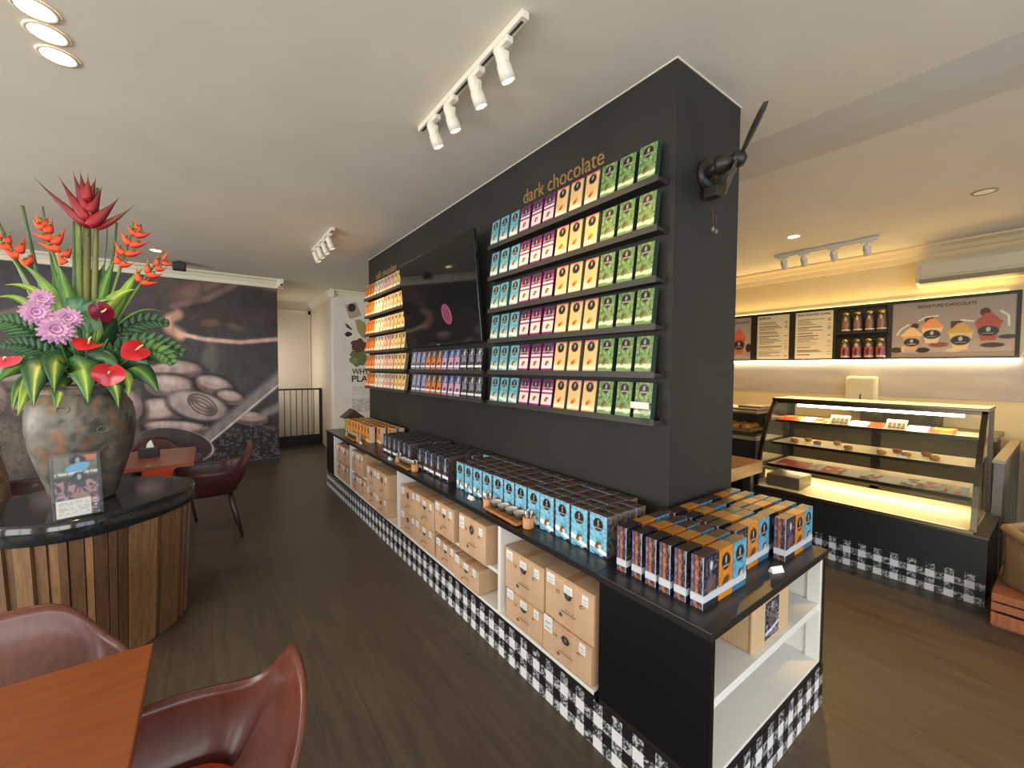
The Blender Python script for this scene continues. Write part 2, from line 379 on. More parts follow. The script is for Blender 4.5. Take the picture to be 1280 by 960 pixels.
# ------------------------------------------------------------------ mural
def mural_art(u, v):
    X = XL+u*(.905-XL); Z = .075+v*(2.655)
    q = np.stack([X, np.full_like(X, YF-.012), Z], -1)-CP
    w_ = q@FW; px = 640+F0*(q@RT)/w_; py = 480-F0*(q@UP)/w_
    a = Art(px, py, (58, 52, 50))
    a.c *= (0.75+.5*fbm(px/30, py/26, 3))[..., None]
    a.ell(60, 330, 190, 70, (58, 54, 64), 0, .6)
    a.ell(270, 350, 90, 40, (84, 70, 64), 0, .8)
    a.ell(300, 395, 78, 36, (48, 42, 40), .1, .4); a.ell(250, 362, 34, 12, (120, 92, 84), -.2, .8)
    a.ell(292, 372, 48, 18, (52, 46, 44), -.25, .5)                      # hand above the pot
    a.line([(215, 383), (262, 372), (300, 352), (345, 360)], 4, (128, 100, 92), .8)
    a.line([(240, 398), (280, 392), (310, 392)], 3, (150, 116, 104), .9)
    a.ell(285, 400, 55, 17, (62, 52, 48), 0, .5); a.ell(262, 404, 12, 5, (110, 84, 72), 0, .7); a.ell(294, 409, 10, 4, (116, 96, 88), .3, .7)
    a.ell(300, 455, 80, 42, (58, 55, 56), 0, .6); a.ell(262, 450, 10, 24, (96, 92, 92), .1, .8)
    a.line([(222, 393), (210, 400), (211, 410), (226, 419)], 6.5, (206, 158, 138))
    a.line([(224, 417), (255, 424), (300, 428), (347, 424)], 2.6, (206, 172, 162))
    a.line([(0, 395), (45, 384)], 6, (150, 126, 124), .7)
    B = [(212, 462, 42, 13, .05), (214, 484, 34, 15, .1), (268, 482, 24, 12, .25), (198, 516, 32, 18, -.05), (288, 497, 17, 9, .2), (312, 523, 24, 9, .1), (222, 535, 42, 9, .05),
         (150, 505, 30, 22, .4), (115, 470, 40, 20, .2), (20, 470, 38, 16, -.1), (15, 505, 26, 14, .3), (60, 440, 34, 14, .1), (185, 440, 22, 9, 0), (105, 520, 44, 22, 0), (-40, 500, 50, 30, 0), (-90, 460, 50, 26, .2), (-150, 500, 60, 30, -.2)]
    for bx, by, rx, ry, r in B:
        a.ell(bx, by+3, rx+5, ry+5, (26, 21, 22), r, .3); a.ell(bx, by, rx, ry, (104, 84, 82), r, .1); a.ell(bx-2, by-ry*.3, rx*.86, ry*.66, (172, 150, 146), r, .4); a.ell(bx-4, by-ry*.5, rx*.5, ry*.25, (192, 174, 170), r, .9)
    a.ell(248, 509, 42, 20, (48, 42, 42), .22, .2); a.ell(247, 507, 37, 17, (164, 146, 142), .22, .2); a.ell(240, 500, 26, 8, (186, 170, 166), .22, .8)
    for k in (1, .62, .22): a.ring(253, 506, 19*(.5+.5*k), 10.5*k, .1/k, (96, 80, 78), .5)
    a.ell(330, 575, 150, 42, (40, 35, 35), -.1, .4)
    sp = fbm(px/3.2, py/2.6, 9, 2); a.put(((sp > .62) & (py > 532+(290-px)*.1) & (px > 262))*.65, (112, 104, 106))
    a.put(((sp < .36) & (py > 530) & (px > 250))*.6, (24, 20, 20))
    a.line([(352, 470), (256, 549)], 7, (136, 132, 130), .95); a.line([(352, 478), (262, 553)], 1.3, (200, 196, 194))
    a.line([(330, 517), (350, 508)], 5, (140, 138, 138), .8)
    a.ell(218, 557, 50, 22, (196, 186, 178), .12, .05); a.ell(217, 556, 48.4, 20.6, (66, 54, 58), .12, .05); a.ell(214, 565, 44, 16, (46, 37, 40), .12, .5)
    a.line([(172, 490), (168, 530), (176, 560)], 5, (110, 96, 96), .5)
    a.ell(5, 560, 36, 40, (96, 84, 72), 0, .6); a.put(((fbm(px/5, py/5, 21) > .55) & (px < 30) & (py > 495))*.5, (60, 46, 46))
    a.c *= (.8+.4*fbm(px/9, py/14, 31, 3))[..., None]
    return a
m = MB().panel((XL+.005, YF-.012, .075), (.905-XL-.005, 0, 0), (0, 0, 2.655), 760, 250, mural_art)
m.box(XL+.005, .905, YF-.011, YF-.001, .075, 2.73, (200, 195, 188))
mu = tag(m.obj('wall_mural', MURALM), 'large dark photo mural of cocoa beans, pot and ladle on the far wall', 'mural')

# ------------------------------------------------------------------ daylight and sky
wd = bpy.data.worlds.new('world'); S.world = wd; wd.use_nodes = True
bg = wd.node_tree.nodes['Background']; bg.inputs[0].default_value = (*lin((226, 236, 246)), 1); bg.inputs[1].default_value = 1.2
def area(name, loc, rot, sx, sy, e, col, spread=PI):
    l = bpy.data.lights.new(name, 'AREA'); l.shape = 'RECTANGLE'; l.size = sx; l.size_y = sy; l.energy = e; l.color = lin(col); l.spread = spread
    o = bpy.data.objects.new(name, l); COL.objects.link(o); o.location = loc; o.rotation_euler = rot; return o
def spot(name, loc, tgt, e, col, ang=40, blend=.6, r=.03):
    l = bpy.data.lights.new(name, 'SPOT'); l.energy = e; l.color = lin(col); l.spot_size = math.radians(ang); l.spot_blend = blend; l.shadow_soft_size = r
    o = bpy.data.objects.new(name, l); COL.objects.link(o); o.location = loc
    o.rotation_euler = (Vector(tgt)-Vector(loc)).to_track_quat('-Z', 'Y').to_euler(); return o
DAY = (255, 251, 243)
for x0, x1, e in ((-3.6, -.35, 88), (.35, 3.3, 36), (3.9, 6.1, .3)):
    area('window_daylight', ((x0+x1)/2, YB-.12, 1.4), (PI/2, 0, 0), x1-x0, 2.1, e*2.1, DAY if x0 < 0 else (228, 240, 255))
for y0, y1, e in ((-1.6, 1.4, 60), (1.8, 5.2, 92)):
    area('window_daylight', (.84, 9.15, 1.55), (PI/2, 0, -PI/2), .7, 1.3, 9, (255, 240, 220)) if y0 < 0 else None  # added light from an unseen opening, to brighten the alcove
    area('window_daylight', (XL-.12, (y0+y1)/2, 1.42), (PI/2, 0, -PI/2), y1-y0, 2.0, e*2.1, DAY)
S.view_settings.view_transform = 'Standard'; S.view_settings.look = 'None'; S.view_settings.gamma = 1; S.view_settings.use_curve_mapping = False
S.view_settings.exposure = 0
# ------------------------------------------------------------------ display cabinets and worktop
BLK = (27, 26, 26); WHT = (226, 226, 222)
def checker(mb, o, du, dv, length, tile=.047, rows=4, top=.19, black=(20, 20, 22), jag=False, n=5, start=0):
    """gingham tape: columns of white / printed / black squares"""
    o, du, dv = Vector(o), Vector(du), Vector(dv)
    nc = int(round(length/tile))
    for i in range(nc):
        for j in range(rows):
            P = o+du*(i*tile)+dv*(top-(j+1)*top/rows)
            k = ['w' if j % 2 else 'p', 'p' if j % 2 else 'b'][(i+start) % 2]
            if jag and j == 0 and k == 'b': continue
            if k == 'p':
                h = random.random()*99
                def fn(u, v, h=h):
                    a = Art(u, v, (44, 45, 49)); a.put((fbm(u*8+h, v*7+h*2, 1, 2)-.44)*5, (188, 192, 197)); return a
                mb.panel(P, du*tile, dv*(top/rows), n, n, fn)
            else:
                c = (226, 229, 232) if k == 'w' else black
                mb.add([P, P+du*tile, P+du*tile+dv*(top/rows), P+dv*(top/rows)], [(0, 1, 2, 3)], c)
    return mb
X0, XB, CY0, CY1, CT = 1.21, 1.66, .617, 5.6, .713
t = thing('display_cabinet', 'long low black and white cabinet full of cartons under the dark display wall', 'cabinet', (X0, 3.3, 0))
def cab(parent, name, mat, mb):
    mb.v = [tuple(Vector(p)-parent.location) for p in mb.v]; return mb.obj(name, mat, parent)
pl_ = MB().box(X0+.004, XB, 1.085, CY1, 0, .215, BLK)
checker(pl_, (X0+.002, CY1, 0), (0, -1, 0), (0, 0, 1), CY1-1.085, n=9)
cab(t, 'plinth', SATIN, pl_)
cab(t, 'side_panel', LAMID, MB().box(X0, XB, 5.24, CY1, .215, .685, BLK))
cab(t, 'back_panel', SATIN, MB().box(XB-.02, XB, 1.085, 5.24, .215, .685, WHT))
cab(t, 'bottom_board', SATIN, MB().box(X0+.003, XB-.02, 1.085, 5.24, .205, .222, WHT))
for y in (1.742, 2.512, 3.172, 3.99, 4.542, 5.224):
    cab(t, 'divider', SATIN, MB().box(X0+(.14 if y in (2.512, 3.99) else 0), XB-.02, y-.012, y+.012, .222, .685, WHT))
for y0, y1 in ((1.754, 2.5), (4.002, 4.53)):
    cab(t, 'shelf_board', SATIN, MB().box(X0+.03, XB-.02, y0, y1, .394, .414, WHT))
t = thing('display_cabinet', 'black end cabinet with open white shelves facing the camera side', 'cabinet', (1.7, .85, 0))
EX = 2.18
e_ = MB().box(X0+.004, EX-.003, CY0+.004, 1.06, 0, .215, BLK)
checker(e_, (X0+.002, 1.085, 0), (0, -1, 0), (0, 0, 1), 1.085-CY0, n=11, start=0)
checker(e_, (X0+.002, CY0+.002, 0), (1, 0, 0), (0, 0, 1), EX-X0, n=11, start=1)
cab(t, 'plinth', SATIN, e_)
cab(t, 'side_panel', LAMID, MB().box(X0, X0+.021, CY0, 1.06, .215, .685, (15, 15, 17)))
cab(t, 'side_panel', LAMI, MB().box(EX-.024, EX, CY0, 1.06, .19, .685, (22, 21, 20)))
cab(t, 'back_panel', SATIN, MB().box(X0+.021, EX-.024, 1.04, 1.06, .215, .685, WHT))
cab(t, 'liner', SATIN, MB().box(X0+.021, X0+.028, CY0+.004, 1.04, .228, .685, WHT)); cab(t, 'liner', SATIN, MB().box(EX-.05, EX-.024, CY0+.004, CY0+.05, .228, .685, WHT).box(EX-.034, EX-.024, CY0+.05, 1.04, .228, .685, WHT))
cab(t, 'shelf_board', SATIN, MB().box(X0+.028, EX-.05, CY0+.006, 1.04, .452, .483, WHT).box(EX-.05, EX-.034, CY0+.05, 1.04, .452, .483, WHT))
cab(t, 'bottom_board', SATIN, MB().box(X0+.021, EX-.024, CY0+.004, 1.04, .21, .228, WHT))
m = MB().box(1.2, 1.678, 1.068, CY1+.005, .685, CT, (30, 29, 29), bev=.002)
m.box(1.195, EX+.004, .61, 1.068, .685, CT, (30, 29, 29), bev=.002)
tag(m.obj('worktop', LAMI), 'long black wood-grain worktop carrying the chocolate boxes', 'counter')

# ------------------------------------------------------------------ cartons
INK = (74, 60, 48)
def carton_art(hasround=True):
    def fn(u, v):
        a = Art(u, v, (200, 166, 134)); a.noise(3, 4, .05, 5)
        a.rect(.42, .64, 0, 1, (192, 156, 124)); a.rect(0, 1, .985, 1, (172, 138, 104))
        a.rect(.05, .95, .07, .078, (150, 116, 84))
        a.ell(.5, .72, .085, .125, (34, 29, 27), 0, .1); a.ell(.5, .72, .018, .08, (120, 108, 98), 0, .3)
        for k in range(3): a.rect(.36+.05*k, .66+.02*k, .3-.055*k, .322-.055*k, INK, .55+.2*(k == 0))
        a.ell(.35, .2, .032, .045, (44, 36, 32), 0, .2)
        for k in range(7): a.rect(.42+.035*k, .44+.035*k, .335, .37, INK, .8)
        a.line([(.26, .64), (.26, .71), (.3, .71), (.3, .64)], .006, INK); a.line([(.74, .62), (.78, .69), (.81, .63), (.75, .6)], .008, INK)
        return a
    return fn
def sticker_art(u, v):
    a = Art(u, v, (232, 232, 232))
    for k in range(4): a.rect(.14, .86-.1*(k % 2), .2+.16*k, .27+.16*k, (150, 156, 166), .8)
    return a
def carton(y0, y1, z0, z1, x, depth, label, stick, rz=0):
    w, h = y1-y0, z1-z0
    t = thing('carton', label, 'carton', (x+depth/2, (y0+y1)/2, z0), rz, 'kraft cartons in the display cabinet')
    m = MB().box(-depth/2, depth/2, -w/2, w/2, 0, h, (196, 162, 128), bev=.004)
    m.panel((-depth/2-.0006, w/2-.004, .004), (0, -w+.008, 0), (0, 0, h-.008), 44, 34, carton_art())
    m.box(-depth/2+.003, depth/2-.003, -.022, .022, h-.001, h+.0008, (178, 138, 98))
    m.obj('box_body', KRAFT, t)
    for (u, v, sw, sh) in stick:
        s_ = MB().panel((-depth/2-.0022, w/2-u*w, v*h), (0, -sw, 0), (0, 0, sh), 10, 10, sticker_art).box(-depth/2-.002, -depth/2-.0004, w/2-u*w-sw, w/2-u*w, v*h, v*h+sh, (232, 232, 232))
        s_.obj('sticker', CARD, t)
    return t
SA = [(.05, .74, .05, .045), (.42, .72, .05, .034), (.78, .7, .034, .042)]
SB = [(.03, .62, .055, .07), (.78, .7, .034, .042)]
SC = [(.06, .68, .06, .05), (.8, .72, .035, .04)]
for a in (
    (1.097, 1.392, .386, .598, 1.222, .36, 'upper right kraft carton in the bay next to the black end cabinet', SA),
    (1.402, 1.706, .378, .584, 1.222, .36, 'upper left kraft carton in the bay next to the black end cabinet', SA),
    (1.1, 1.394, .226, .385, 1.212, .36, 'lower right kraft carton in the bay next to the black end cabinet', SB),
    (1.4, 1.69, .226, .377, 1.217, .36, 'lower left kraft carton in the bay next to the black end cabinet', SA),
    (1.872, 2.168, .416, .634, 1.208, .34, 'upper right kraft carton in the second bay, on the white shelf behind the cups', SB),
    (2.236, 2.496, .416, .622, 1.208, .34, 'upper left kraft carton in the second bay, on the white shelf', SA),
    (1.93, 2.212, .224, .36, 1.2, .34, 'lower right kraft carton in the second bay, below the white shelf', SA),
    (2.228, 2.496, .224, .368, 1.216, .34, 'lower left kraft carton in the second bay, below the white shelf', SA),
    (2.53, 2.834, .384, .586, 1.218, .34, 'upper right kraft carton in the third bay of the long cabinet', SA),
    (2.846, 3.138, .38, .579, 1.222, .34, 'upper left kraft carton in the third bay, white divider beside it', SC),
    (2.53, 2.838, .224, .382, 1.216, .34, 'lower right kraft carton in the third bay of the long cabinet', SA),
    (2.85, 3.14, .224, .378, 1.222, .34, 'lower left kraft carton in the third bay, white divider beside it', SC),
    (3.39, 3.672, .37, .588, 1.205, .34, 'upper right kraft carton in the fourth bay, gap at its right', SC),
    (3.69, 3.965, .37, .58, 1.21, .34, 'upper left kraft carton in the fourth bay', SC),
    (3.4, 3.68, .224, .368, 1.2, .34, 'lower right kraft carton in the fourth bay, gap at its right', SC),
    (3.69, 3.965, .224, .368, 1.208, .34, 'lower left kraft carton in the fourth bay', SC),
    (4.14, 4.31, .416, .637, 1.222, .3, 'upper right kraft carton in the fifth bay, on the white shelf', SC),
    (4.32, 4.51, .416, .632, 1.222, .3, 'upper left kraft carton in the fifth bay, on the white shelf', SC),
    (4.03, 4.26, .224, .385, 1.222, .3, 'lower right kraft carton in the fifth bay, under the white shelf', SC),
    (4.28, 4.51, .224, .38, 1.222, .3, 'lower left kraft carton in the fifth bay, under the white shelf', SC),
    (4.66, 4.9, .41, .6, 1.225, .3, 'upper right kraft carton in the farthest bay, dark bag on top', SC),
    (4.92, 5.15, .41, .6, 1.225, .3, 'upper left kraft carton in the farthest bay', SC),
    (4.66, 4.9, .224, .4, 1.225, .3, 'lower right kraft carton in the farthest bay', SC),
    (4.92, 5.17, .224, .4, 1.225, .3, 'lower left kraft carton in the farthest bay', SC)): carton(*a)
rows = []; cols = []
for j in range(7):
    v = j/6
    rows.append([Vector((1.25+.22*v, 4.7+.4*i/10, .606+.055*math.sin(PI*i/10)*(1-.5*abs(v-.5))+.008*math.sin(7*i+3*j))) for i in range(11)])
tag(MB().sheet(rows, (44, 36, 32), thick=.004).obj('paper_bag', SATIN), 'dark crumpled bag lying on cartons in the farthest cabinet bay', 'bag')
# kraft box with dark picture label on the end shelf
t = thing('picture_carton', 'kraft box with a dark picture label on the end cabinet shelf', 'carton', (1.69, .74, .4845))
m = MB().box(-.143, .165, -.093, .24, 0, .168, (190, 162, 122), bev=.004); m.obj('box_body', KRAFT, t)
MB().box(-.15, .165, -.098, -.088, .0, .172, (196, 168, 128), bev=.003).obj('front_flap', KRAFT, t)
def pic_art(u, v):
    a = Art(u, v, (24, 24, 34)); a.put(fbm(u*16, v*22, 4, 2) > .6, (150, 150, 168)); a.ell(.5, .55, .3, .26, (112, 96, 100), 0, .6, .7)
    a.line([(0, .16), (.5, .2), (1, .3)], .04, (226, 228, 232)); a.ell(.5, .84, .1, .09, (150, 150, 150), 0, .3); return a
MB().panel((-.048, -.0995, .012), (.116, 0, 0), (0, 0, .142), 24, 30, pic_art).box(-.048, .068, -.0992, -.097, .012, .154, (24, 24, 34)).obj('picture_label', CARD, t)

# ------------------------------------------------------------------ printed packs
def logo(a, cx, cy, rx, ry, dark=(30, 25, 25), pale=(170, 162, 152)):
    a.ell(cx, cy, rx, ry, dark, 0, .14); a.ell(cx, cy+ry*.22, rx*.19, ry*.5, pale, 0, .25); a.ell(cx, cy+ry*.25, rx*.07, ry*.44, dark, 0, .4)
    a.rect(cx-rx*.72, cx+rx*.72, cy-ry*.62, cy-ry*.44, pale)
def choc(a, cx, cy, s=1, nut=(226, 190, 140), c=(104, 58, 34)):
    a.ell(cx, cy, .2*s, .075*s, c, .25, .3); a.ell(cx+.08*s, cy-.012, .1*s, .045*s, nut, .2, .4); a.ell(cx-.08*s, cy+.05*s, .07*s, .03*s, (70, 40, 26), .6, .4)
def wave(a, y0, y1, col, edge=None):
    k = y0+(y1-y0)*a.u+.02*np.sin(a.u*6); a.put((k-a.v)*60+.5, col)
def A_turq(u, v):
    a = Art(u, v, (116, 172, 182)); a.put((fbm(u*9, v*16, 2, 2) > .58)*.55, (78, 136, 154)); a.put((.46-v)*3, (206, 220, 214)); wave(a, .22, .17, (232, 236, 226)); choc(a, .5, .29); wave(a, .07, .05, (128, 176, 184)); logo(a, .5, .77, .3, .16); return a
def A_berry(u, v):
    a = Art(u, v, (150, 76, 116)); a.rect(0, 1, .84, 1, (92, 42, 84)); a.rect(0, 1, .66, .72, (212, 160, 186)); a.rect(0, 1, .52, .6, (240, 222, 226)); a.rect(0, 1, .45, .52, (140, 50, 98)); a.rect(0, 1, .08, .45, (238, 214, 208))
    a.rect(0, 1, .08, .2, (236, 214, 218)); choc(a, .5, .27, .95, (230, 160, 110), (140, 66, 60)); a.rect(0, 1, 0, .07, (128, 44, 98)); logo(a, .5, .77, .27, .15); return a
def A_orange(u, v):
    a = Art(u, v, (220, 184, 134)); a.put((1-v)*.35, (232, 204, 146)); a.put(fbm(u*6, v*10, 3, 2)*.5, (222, 168, 96)); a.put((.42-v)*2.5, (240, 222, 186)); a.rect(0, 1, .95, 1, (206, 120, 104)); wave(a, .16, .12, (246, 232, 200)); a.ell(.48, .3, .2, .085, (224, 132, 24), .2, .2); a.ell(.42, .27, .1, .04, (120, 66, 26), .4, .4); a.rect(0, 1, 0, .05, (222, 150, 80)); logo(a, .5, .79, .29, .155); return a
def A_mint(u, v):
    a = Art(u, v, (118, 146, 88)); a.put((fbm(u*9, v*14, 5, 3)-.42)*5, (70, 104, 54)); a.put((fbm(u*13, v*20, 8, 2)-.6)*8, (158, 180, 118)); wave(a, .2, .24, (222, 224, 190)); a.ell(.46, .29, .21, .075, (112, 122, 50), .3, .3); a.ell(.38, .32, .12, .05, (88, 62, 40), .5, .4); wave(a, .1, .12, (112, 146, 84)); logo(a, .5, .8, .29, .155); return a
def milk(bg, low, blob):
    def fn(u, v):
        a = Art(u, v, bg); a.put(fbm(u*6, v*10, 3, 2)*.4, low); a.rect(0, 1, .08, .2, (244, 240, 228)); choc(a, .5, .32, .9, blob); logo(a, .5, .78, .26, .15); return a
    return fn
A_amber = milk((238, 124, 30), (250, 150, 40), (250, 190, 110)); A_cream = milk((240, 232, 214), (226, 214, 190), (206, 180, 150))
A_rose = milk((232, 188, 168), (224, 160, 140), (240, 200, 170)); A_honey = milk((238, 208, 142), (226, 180, 96), (180, 120, 60))
def night(bg, mid, top=None):
    def fn(u, v):
        a = Art(u, v, bg)
        if top: a.rect(0, 1, .62, 1, top)
        a.ell(.5, .45, .36, .22, mid, 0, .6); a.put((fbm(u*14, v*24, 6, 2) > .66)*.6, (214, 214, 226)); a.ell(.5, .8, .12, .13, (206, 204, 204), 0, .5); a.ell(.5, .3, .2, .08, (60, 40, 40), .2, .4)
        a.rect(0, 1, .13, .21, (236, 236, 236)); return a
    return fn
A_lav = night((112, 112, 142), (160, 158, 186)); A_rust = night((196, 104, 48), (226, 128, 54), (92, 66, 44)); A_viol = night((178, 128, 160), (214, 160, 184), (62, 74, 132)); A_dark = night((46, 48, 56), (132, 132, 140))
def pack_mesh(name, w, h, t, art, side, top, nu=18, nv=32, slabs=0, bottom=None):
    """front faces -x; width along y; stands on z = 0"""
    m = MB().box(0, t, -w/2, w/2, 0, h, side, faces={'+z': top}, skip=('-x',))
    m.panel((0, w/2, 0), (0, -w, 0), (0, 0, h), nu, nv, art)
    dk = tuple(np.array(side)*.45)
    for k in range(slabs):
        x = t*(k+1)/(slabs+1)
        m.box(x-.0008, x+.0008, -w/2-.0004, w/2+.0004, .002, h+.0004, dk)
    return m.mesh(name, CARD)
BARS = {
 'turquoise': (A_turq, (62, 110, 122), (70, 110, 120)), 'berry pink': (A_berry, (92, 40, 84), (100, 50, 90)), 'peach orange': (A_orange, (120, 112, 96), (190, 110, 90)), 'leafy green': (A_mint, (44, 66, 52), (70, 100, 66)),
 'bright orange': (A_amber, (190, 90, 20), (200, 110, 30)), 'cream white': (A_cream, (190, 180, 160), (210, 200, 180)), 'pale rose': (A_rose, (170, 126, 112), (190, 150, 130)), 'honey yellow': (A_honey, (150, 130, 90), (190, 160, 100)),
 'lavender grey': (A_lav, (80, 82, 104), (90, 92, 110)), 'rust orange': (A_rust, (110, 70, 40), (110, 76, 40)), 'violet blue': (A_viol, (66, 60, 96), (66, 66, 106)), 'black starry': (A_dark, (30, 32, 38), (34, 34, 40))}
BM = {k: pack_mesh('chocolate_bar', .09, .166, .032, a, s_, tp, 18, 30, slabs=2) for k, (a, s_, tp) in BARS.items()}
SHN = ['top', 'second', 'third', 'fourth', 'fifth', 'bottom']
SHZ = [2.352, 2.136, 1.912, 1.702, 1.486, 1.272]
def ledge(y0, y1, z, label):
    t = thing('ledge_shelf', label, 'shelf', (PX0, (y0+y1)/2, z), 0, 'black picture ledges on the dark wall')
    hw = (y1-y0)/2; c = (44, 42, 40)
    MB().box(-.075, -.001, -hw, hw, -.022, -.004, c, bev=.001).obj('ledge_board', SATIN, t)
    MB().box(-.082, -.075, -hw, hw, -.026, .004, (58, 56, 53), bev=.001).obj('front_lip', SATIN, t)
    for s_ in (-1, 1): MB().box(-.02, -.001, s_*hw-.006 if s_ > 0 else -hw-.002, s_*hw+.002 if s_ > 0 else -hw+.006, -.026, .008, c).obj('end_bracket', SATIN, t)
    return t
def rack(kinds, y1, pitch, shelves, where, grp, jit=.004, skip=()):
    for si, (z, nm) in enumerate(shelves):
        for i in range(12):
            if (si, i) in skip: continue
            k = kinds[i//3]
            o = link('chocolate_bar', BM[k], None, (PX0-.073, y1-(i+.5)*pitch+random.uniform(-jit, jit), z+.0022), (0, .14+random.uniform(-.015, .015), random.uniform(-.03, .03)))
            tag(o, '%s chocolate bar, %s from the left on the %s shelf %s' % (k, ORD[i], nm, where), 'chocolate bar', grp)
sh6 = list(zip(SHZ, SHN))
for z, nm in sh6:
    ledge(1.103, 2.462, z, '%s black ledge shelf under the dark chocolate lettering' % nm)
    ledge(4.0, 5.3, z, '%s black ledge shelf under the milk chocolate lettering' % nm)
rack(['turquoise', 'berry pink', 'peach orange', 'leafy green'], 2.455, .1115, sh6, 'right of the television', 'chocolate bars on the right rack')
rack(['bright orange', 'cream white', 'pale rose', 'honey yellow'], 5.29, .1065, sh6, 'left of the television', 'chocolate bars on the left rack')
sh2 = [(SHZ[4], 'upper'), (SHZ[5], 'lower')]
for z, nm in sh2: ledge(2.53, 3.86, z, '%s black ledge shelf below the television' % nm)
rack(['lavender grey', 'rust orange', 'violet blue', 'black starry'], 3.855, .1085, sh2, 'below the television', 'chocolate bars below the television')
tan = VC('brass_letters', .4); bt = newmat('tan_letter')[0]; bt.node_tree.nodes['Principled BSDF'].inputs['Base Color'].default_value = (*lin((140, 112, 74)), 1)
bt.node_tree.nodes['Principled BSDF'].inputs['Roughness'].default_value = .4
tag(text('sign_lettering', 'dark chocolate', None, bt, (0, -1, 0), (0, 0, 1), (PX0-.006, 2.148, 2.562), .088, .675, .005), 'raised tan words dark chocolate on the black wall', 'sign')
tag(text('sign_lettering', 'milk chocolate', None, bt, (0, -1, 0), (0, 0, 1), (PX0-.006, 5.05, 2.562), .088, .66, .005), 'raised tan words milk chocolate on the black wall', 'sign')
# price ticket at the right end of the bottom shelf
t = thing('price_ticket', 'small clear price ticket hooked on the right end of the bottom bar shelf', 'price tag', (PX0-.09, 1.175, 1.30))
MB().box(-.002, 0, -.055, .045, .02, .05, (226, 222, 214)).obj('paper_strip', CARD, t); MB().box(-.003, -.0005, -.06, -.01, -.045, .02, (205, 205, 200)).obj('clip', ACRYL, t)

# ------------------------------------------------------------------ television
t = thing('television', 'large dark flat television tilted forward on the black wall', 'television', (1.60, 3.23, 1.695), 0)
tilt = Matrix.Rotation(-.1, 3, 'Y'); HW = .695
def tv(mb, name, mat):
    mb.v = [tuple(tilt@Vector(p)) for p in mb.v]; return mb.obj(name, mat, t)
tv(MB().box(.0, .03, -HW, HW, 0, .8, (26, 25, 26), bev=.004), 'casing', GLOSS)
tv(MB().box(-.0015, .0005, -HW+.008, HW-.008, .016, .792, (14, 12, 14)), 'screen', SCREEN)
def tv_logo(u, v):
    a = Art(u, v, (150, 62, 96)); a.ring(.5, .5, .36, .4, .14, (92, 34, 62)); a.ring(.5, .5, .16, .38, .2, (92, 34, 62)); return a
lg = MB(); n = 28
U, V = [], []
n = 44
def _pod(k, i):
    x, z = k/12*math.cos(2*PI*i/n), k/12*math.sin(2*PI*i/n); w_ = math.sqrt(max(.05, 1-z*z)); q = x/w_
    return (96, 34, 60) if abs(abs(q)-.42) < .1 or abs(q) < .08 else (196, 84, 122)
rows = [[Vector((-.003, -.2-.078*k/12*math.cos(2*PI*i/n)+.035*k/12*math.sin(2*PI*i/n), .245+.086*k/12*math.sin(2*PI*i/n))) for i in range(n+1)] for k in range(13)]
cc = [[_pod(k, i) for i in range(n+1)] for k in range(13)]
lg.sheet(rows, np.array(cc, float).reshape(-1, 3))
pg, nt, b = newmat('screen_picture'); a_ = nt.nodes.new('ShaderNodeVertexColor'); a_.layer_name = 'Col'; nt.links.new(a_.outputs[0], b.inputs['Emission Color']); b.inputs['Emission Strength'].default_value = .55; b.inputs['Base Color'].default_value = (.01, .01, .01, 1)
tv(lg, 'screen_picture', pg)
MB().box(.03, .07, -.25, .25, .3, .55, (20, 20, 20)).obj('wall_mount', SATIN, t)
tv(MB().box(-.004, -.001, -.02, .02, .002, .012, (200, 200, 205)), 'maker_badge', METAL)

# ------------------------------------------------------------------ boxes on the worktop
def A_bluebox(u, v):
    a = Art(u, v, (122, 188, 214)); a.put((fbm(u*11, v*20, 2, 2) > .62)*.6, (70, 128, 162)); a.put((fbm(u*9, v*17, 7, 2) > .66)*.6, (166, 214, 230)); wave(a, .3, .15, (244, 246, 246)); wave(a, .17, .05, (120, 184, 210))
    choc(a, .52, .24, 1.05, (238, 218, 186), (120, 80, 54)); a.ell(.45, .32, .07, .02, (96, 130, 50), .5, .4); a.put(((v < .07) & (fbm(u*8, v*12, 4) > .55))*1., (24, 34, 56)); logo(a, .5, .75, .29, .16); return a
def A_blackbox(u, v):
    a = Art(u, v, (20, 24, 38)); a.put((fbm(u*15, v*26, 6, 2) > .62)*.6, (150, 166, 196)); a.ell(.5, .42, .24, .24, (160, 154, 154), 0, .7); a.ell(.5, .62, .1, .24, (176, 182, 196), 0, .7, .9); a.ell(.5, .3, .26, .09, (96, 74, 64), .2, .5)
    a.put(((u < .05) | (u > .95))*.55, (170, 172, 182)); a.rect(0, 1, .12, .22, (246, 246, 248)); a.ell(.5, .86, .1, .07, (170, 174, 186), 0, .4); return a
def A_orangebox(u, v):
    a = Art(u, v, (238, 150, 34)); a.put((fbm(u*8, v*12, 3, 2) > .6)*.5, (220, 112, 20)); wave(a, .2, .14, (244, 236, 220)); wave(a, .1, .07, (246, 190, 60)); choc(a, .5, .28, .9, (250, 200, 120)); logo(a, .5, .74, .25, .19); return a
def A_top(c1, c2, fl, cut):
    def fn(u, v):
        a = Art(u, v, c1); a.put((v > cut)*1., c2); a.put(((fbm(u*7, v*4, 3, 2) > .6) & (v > cut))*.8, fl); a.rect(0, 1, 0, .06, tuple(np.array(c1)*1.35)); return a
    return fn
def A_edge(c1, c2, fl):
    def fn(u, v):
        a = Art(u, v, c1); a.put((u > .5)*1., c2); a.put((fbm(u*5, v*14, 7, 2) > .58)*.7, fl); a.rect(.47, .53, 0, 1, (40, 32, 28)); return a
    return fn
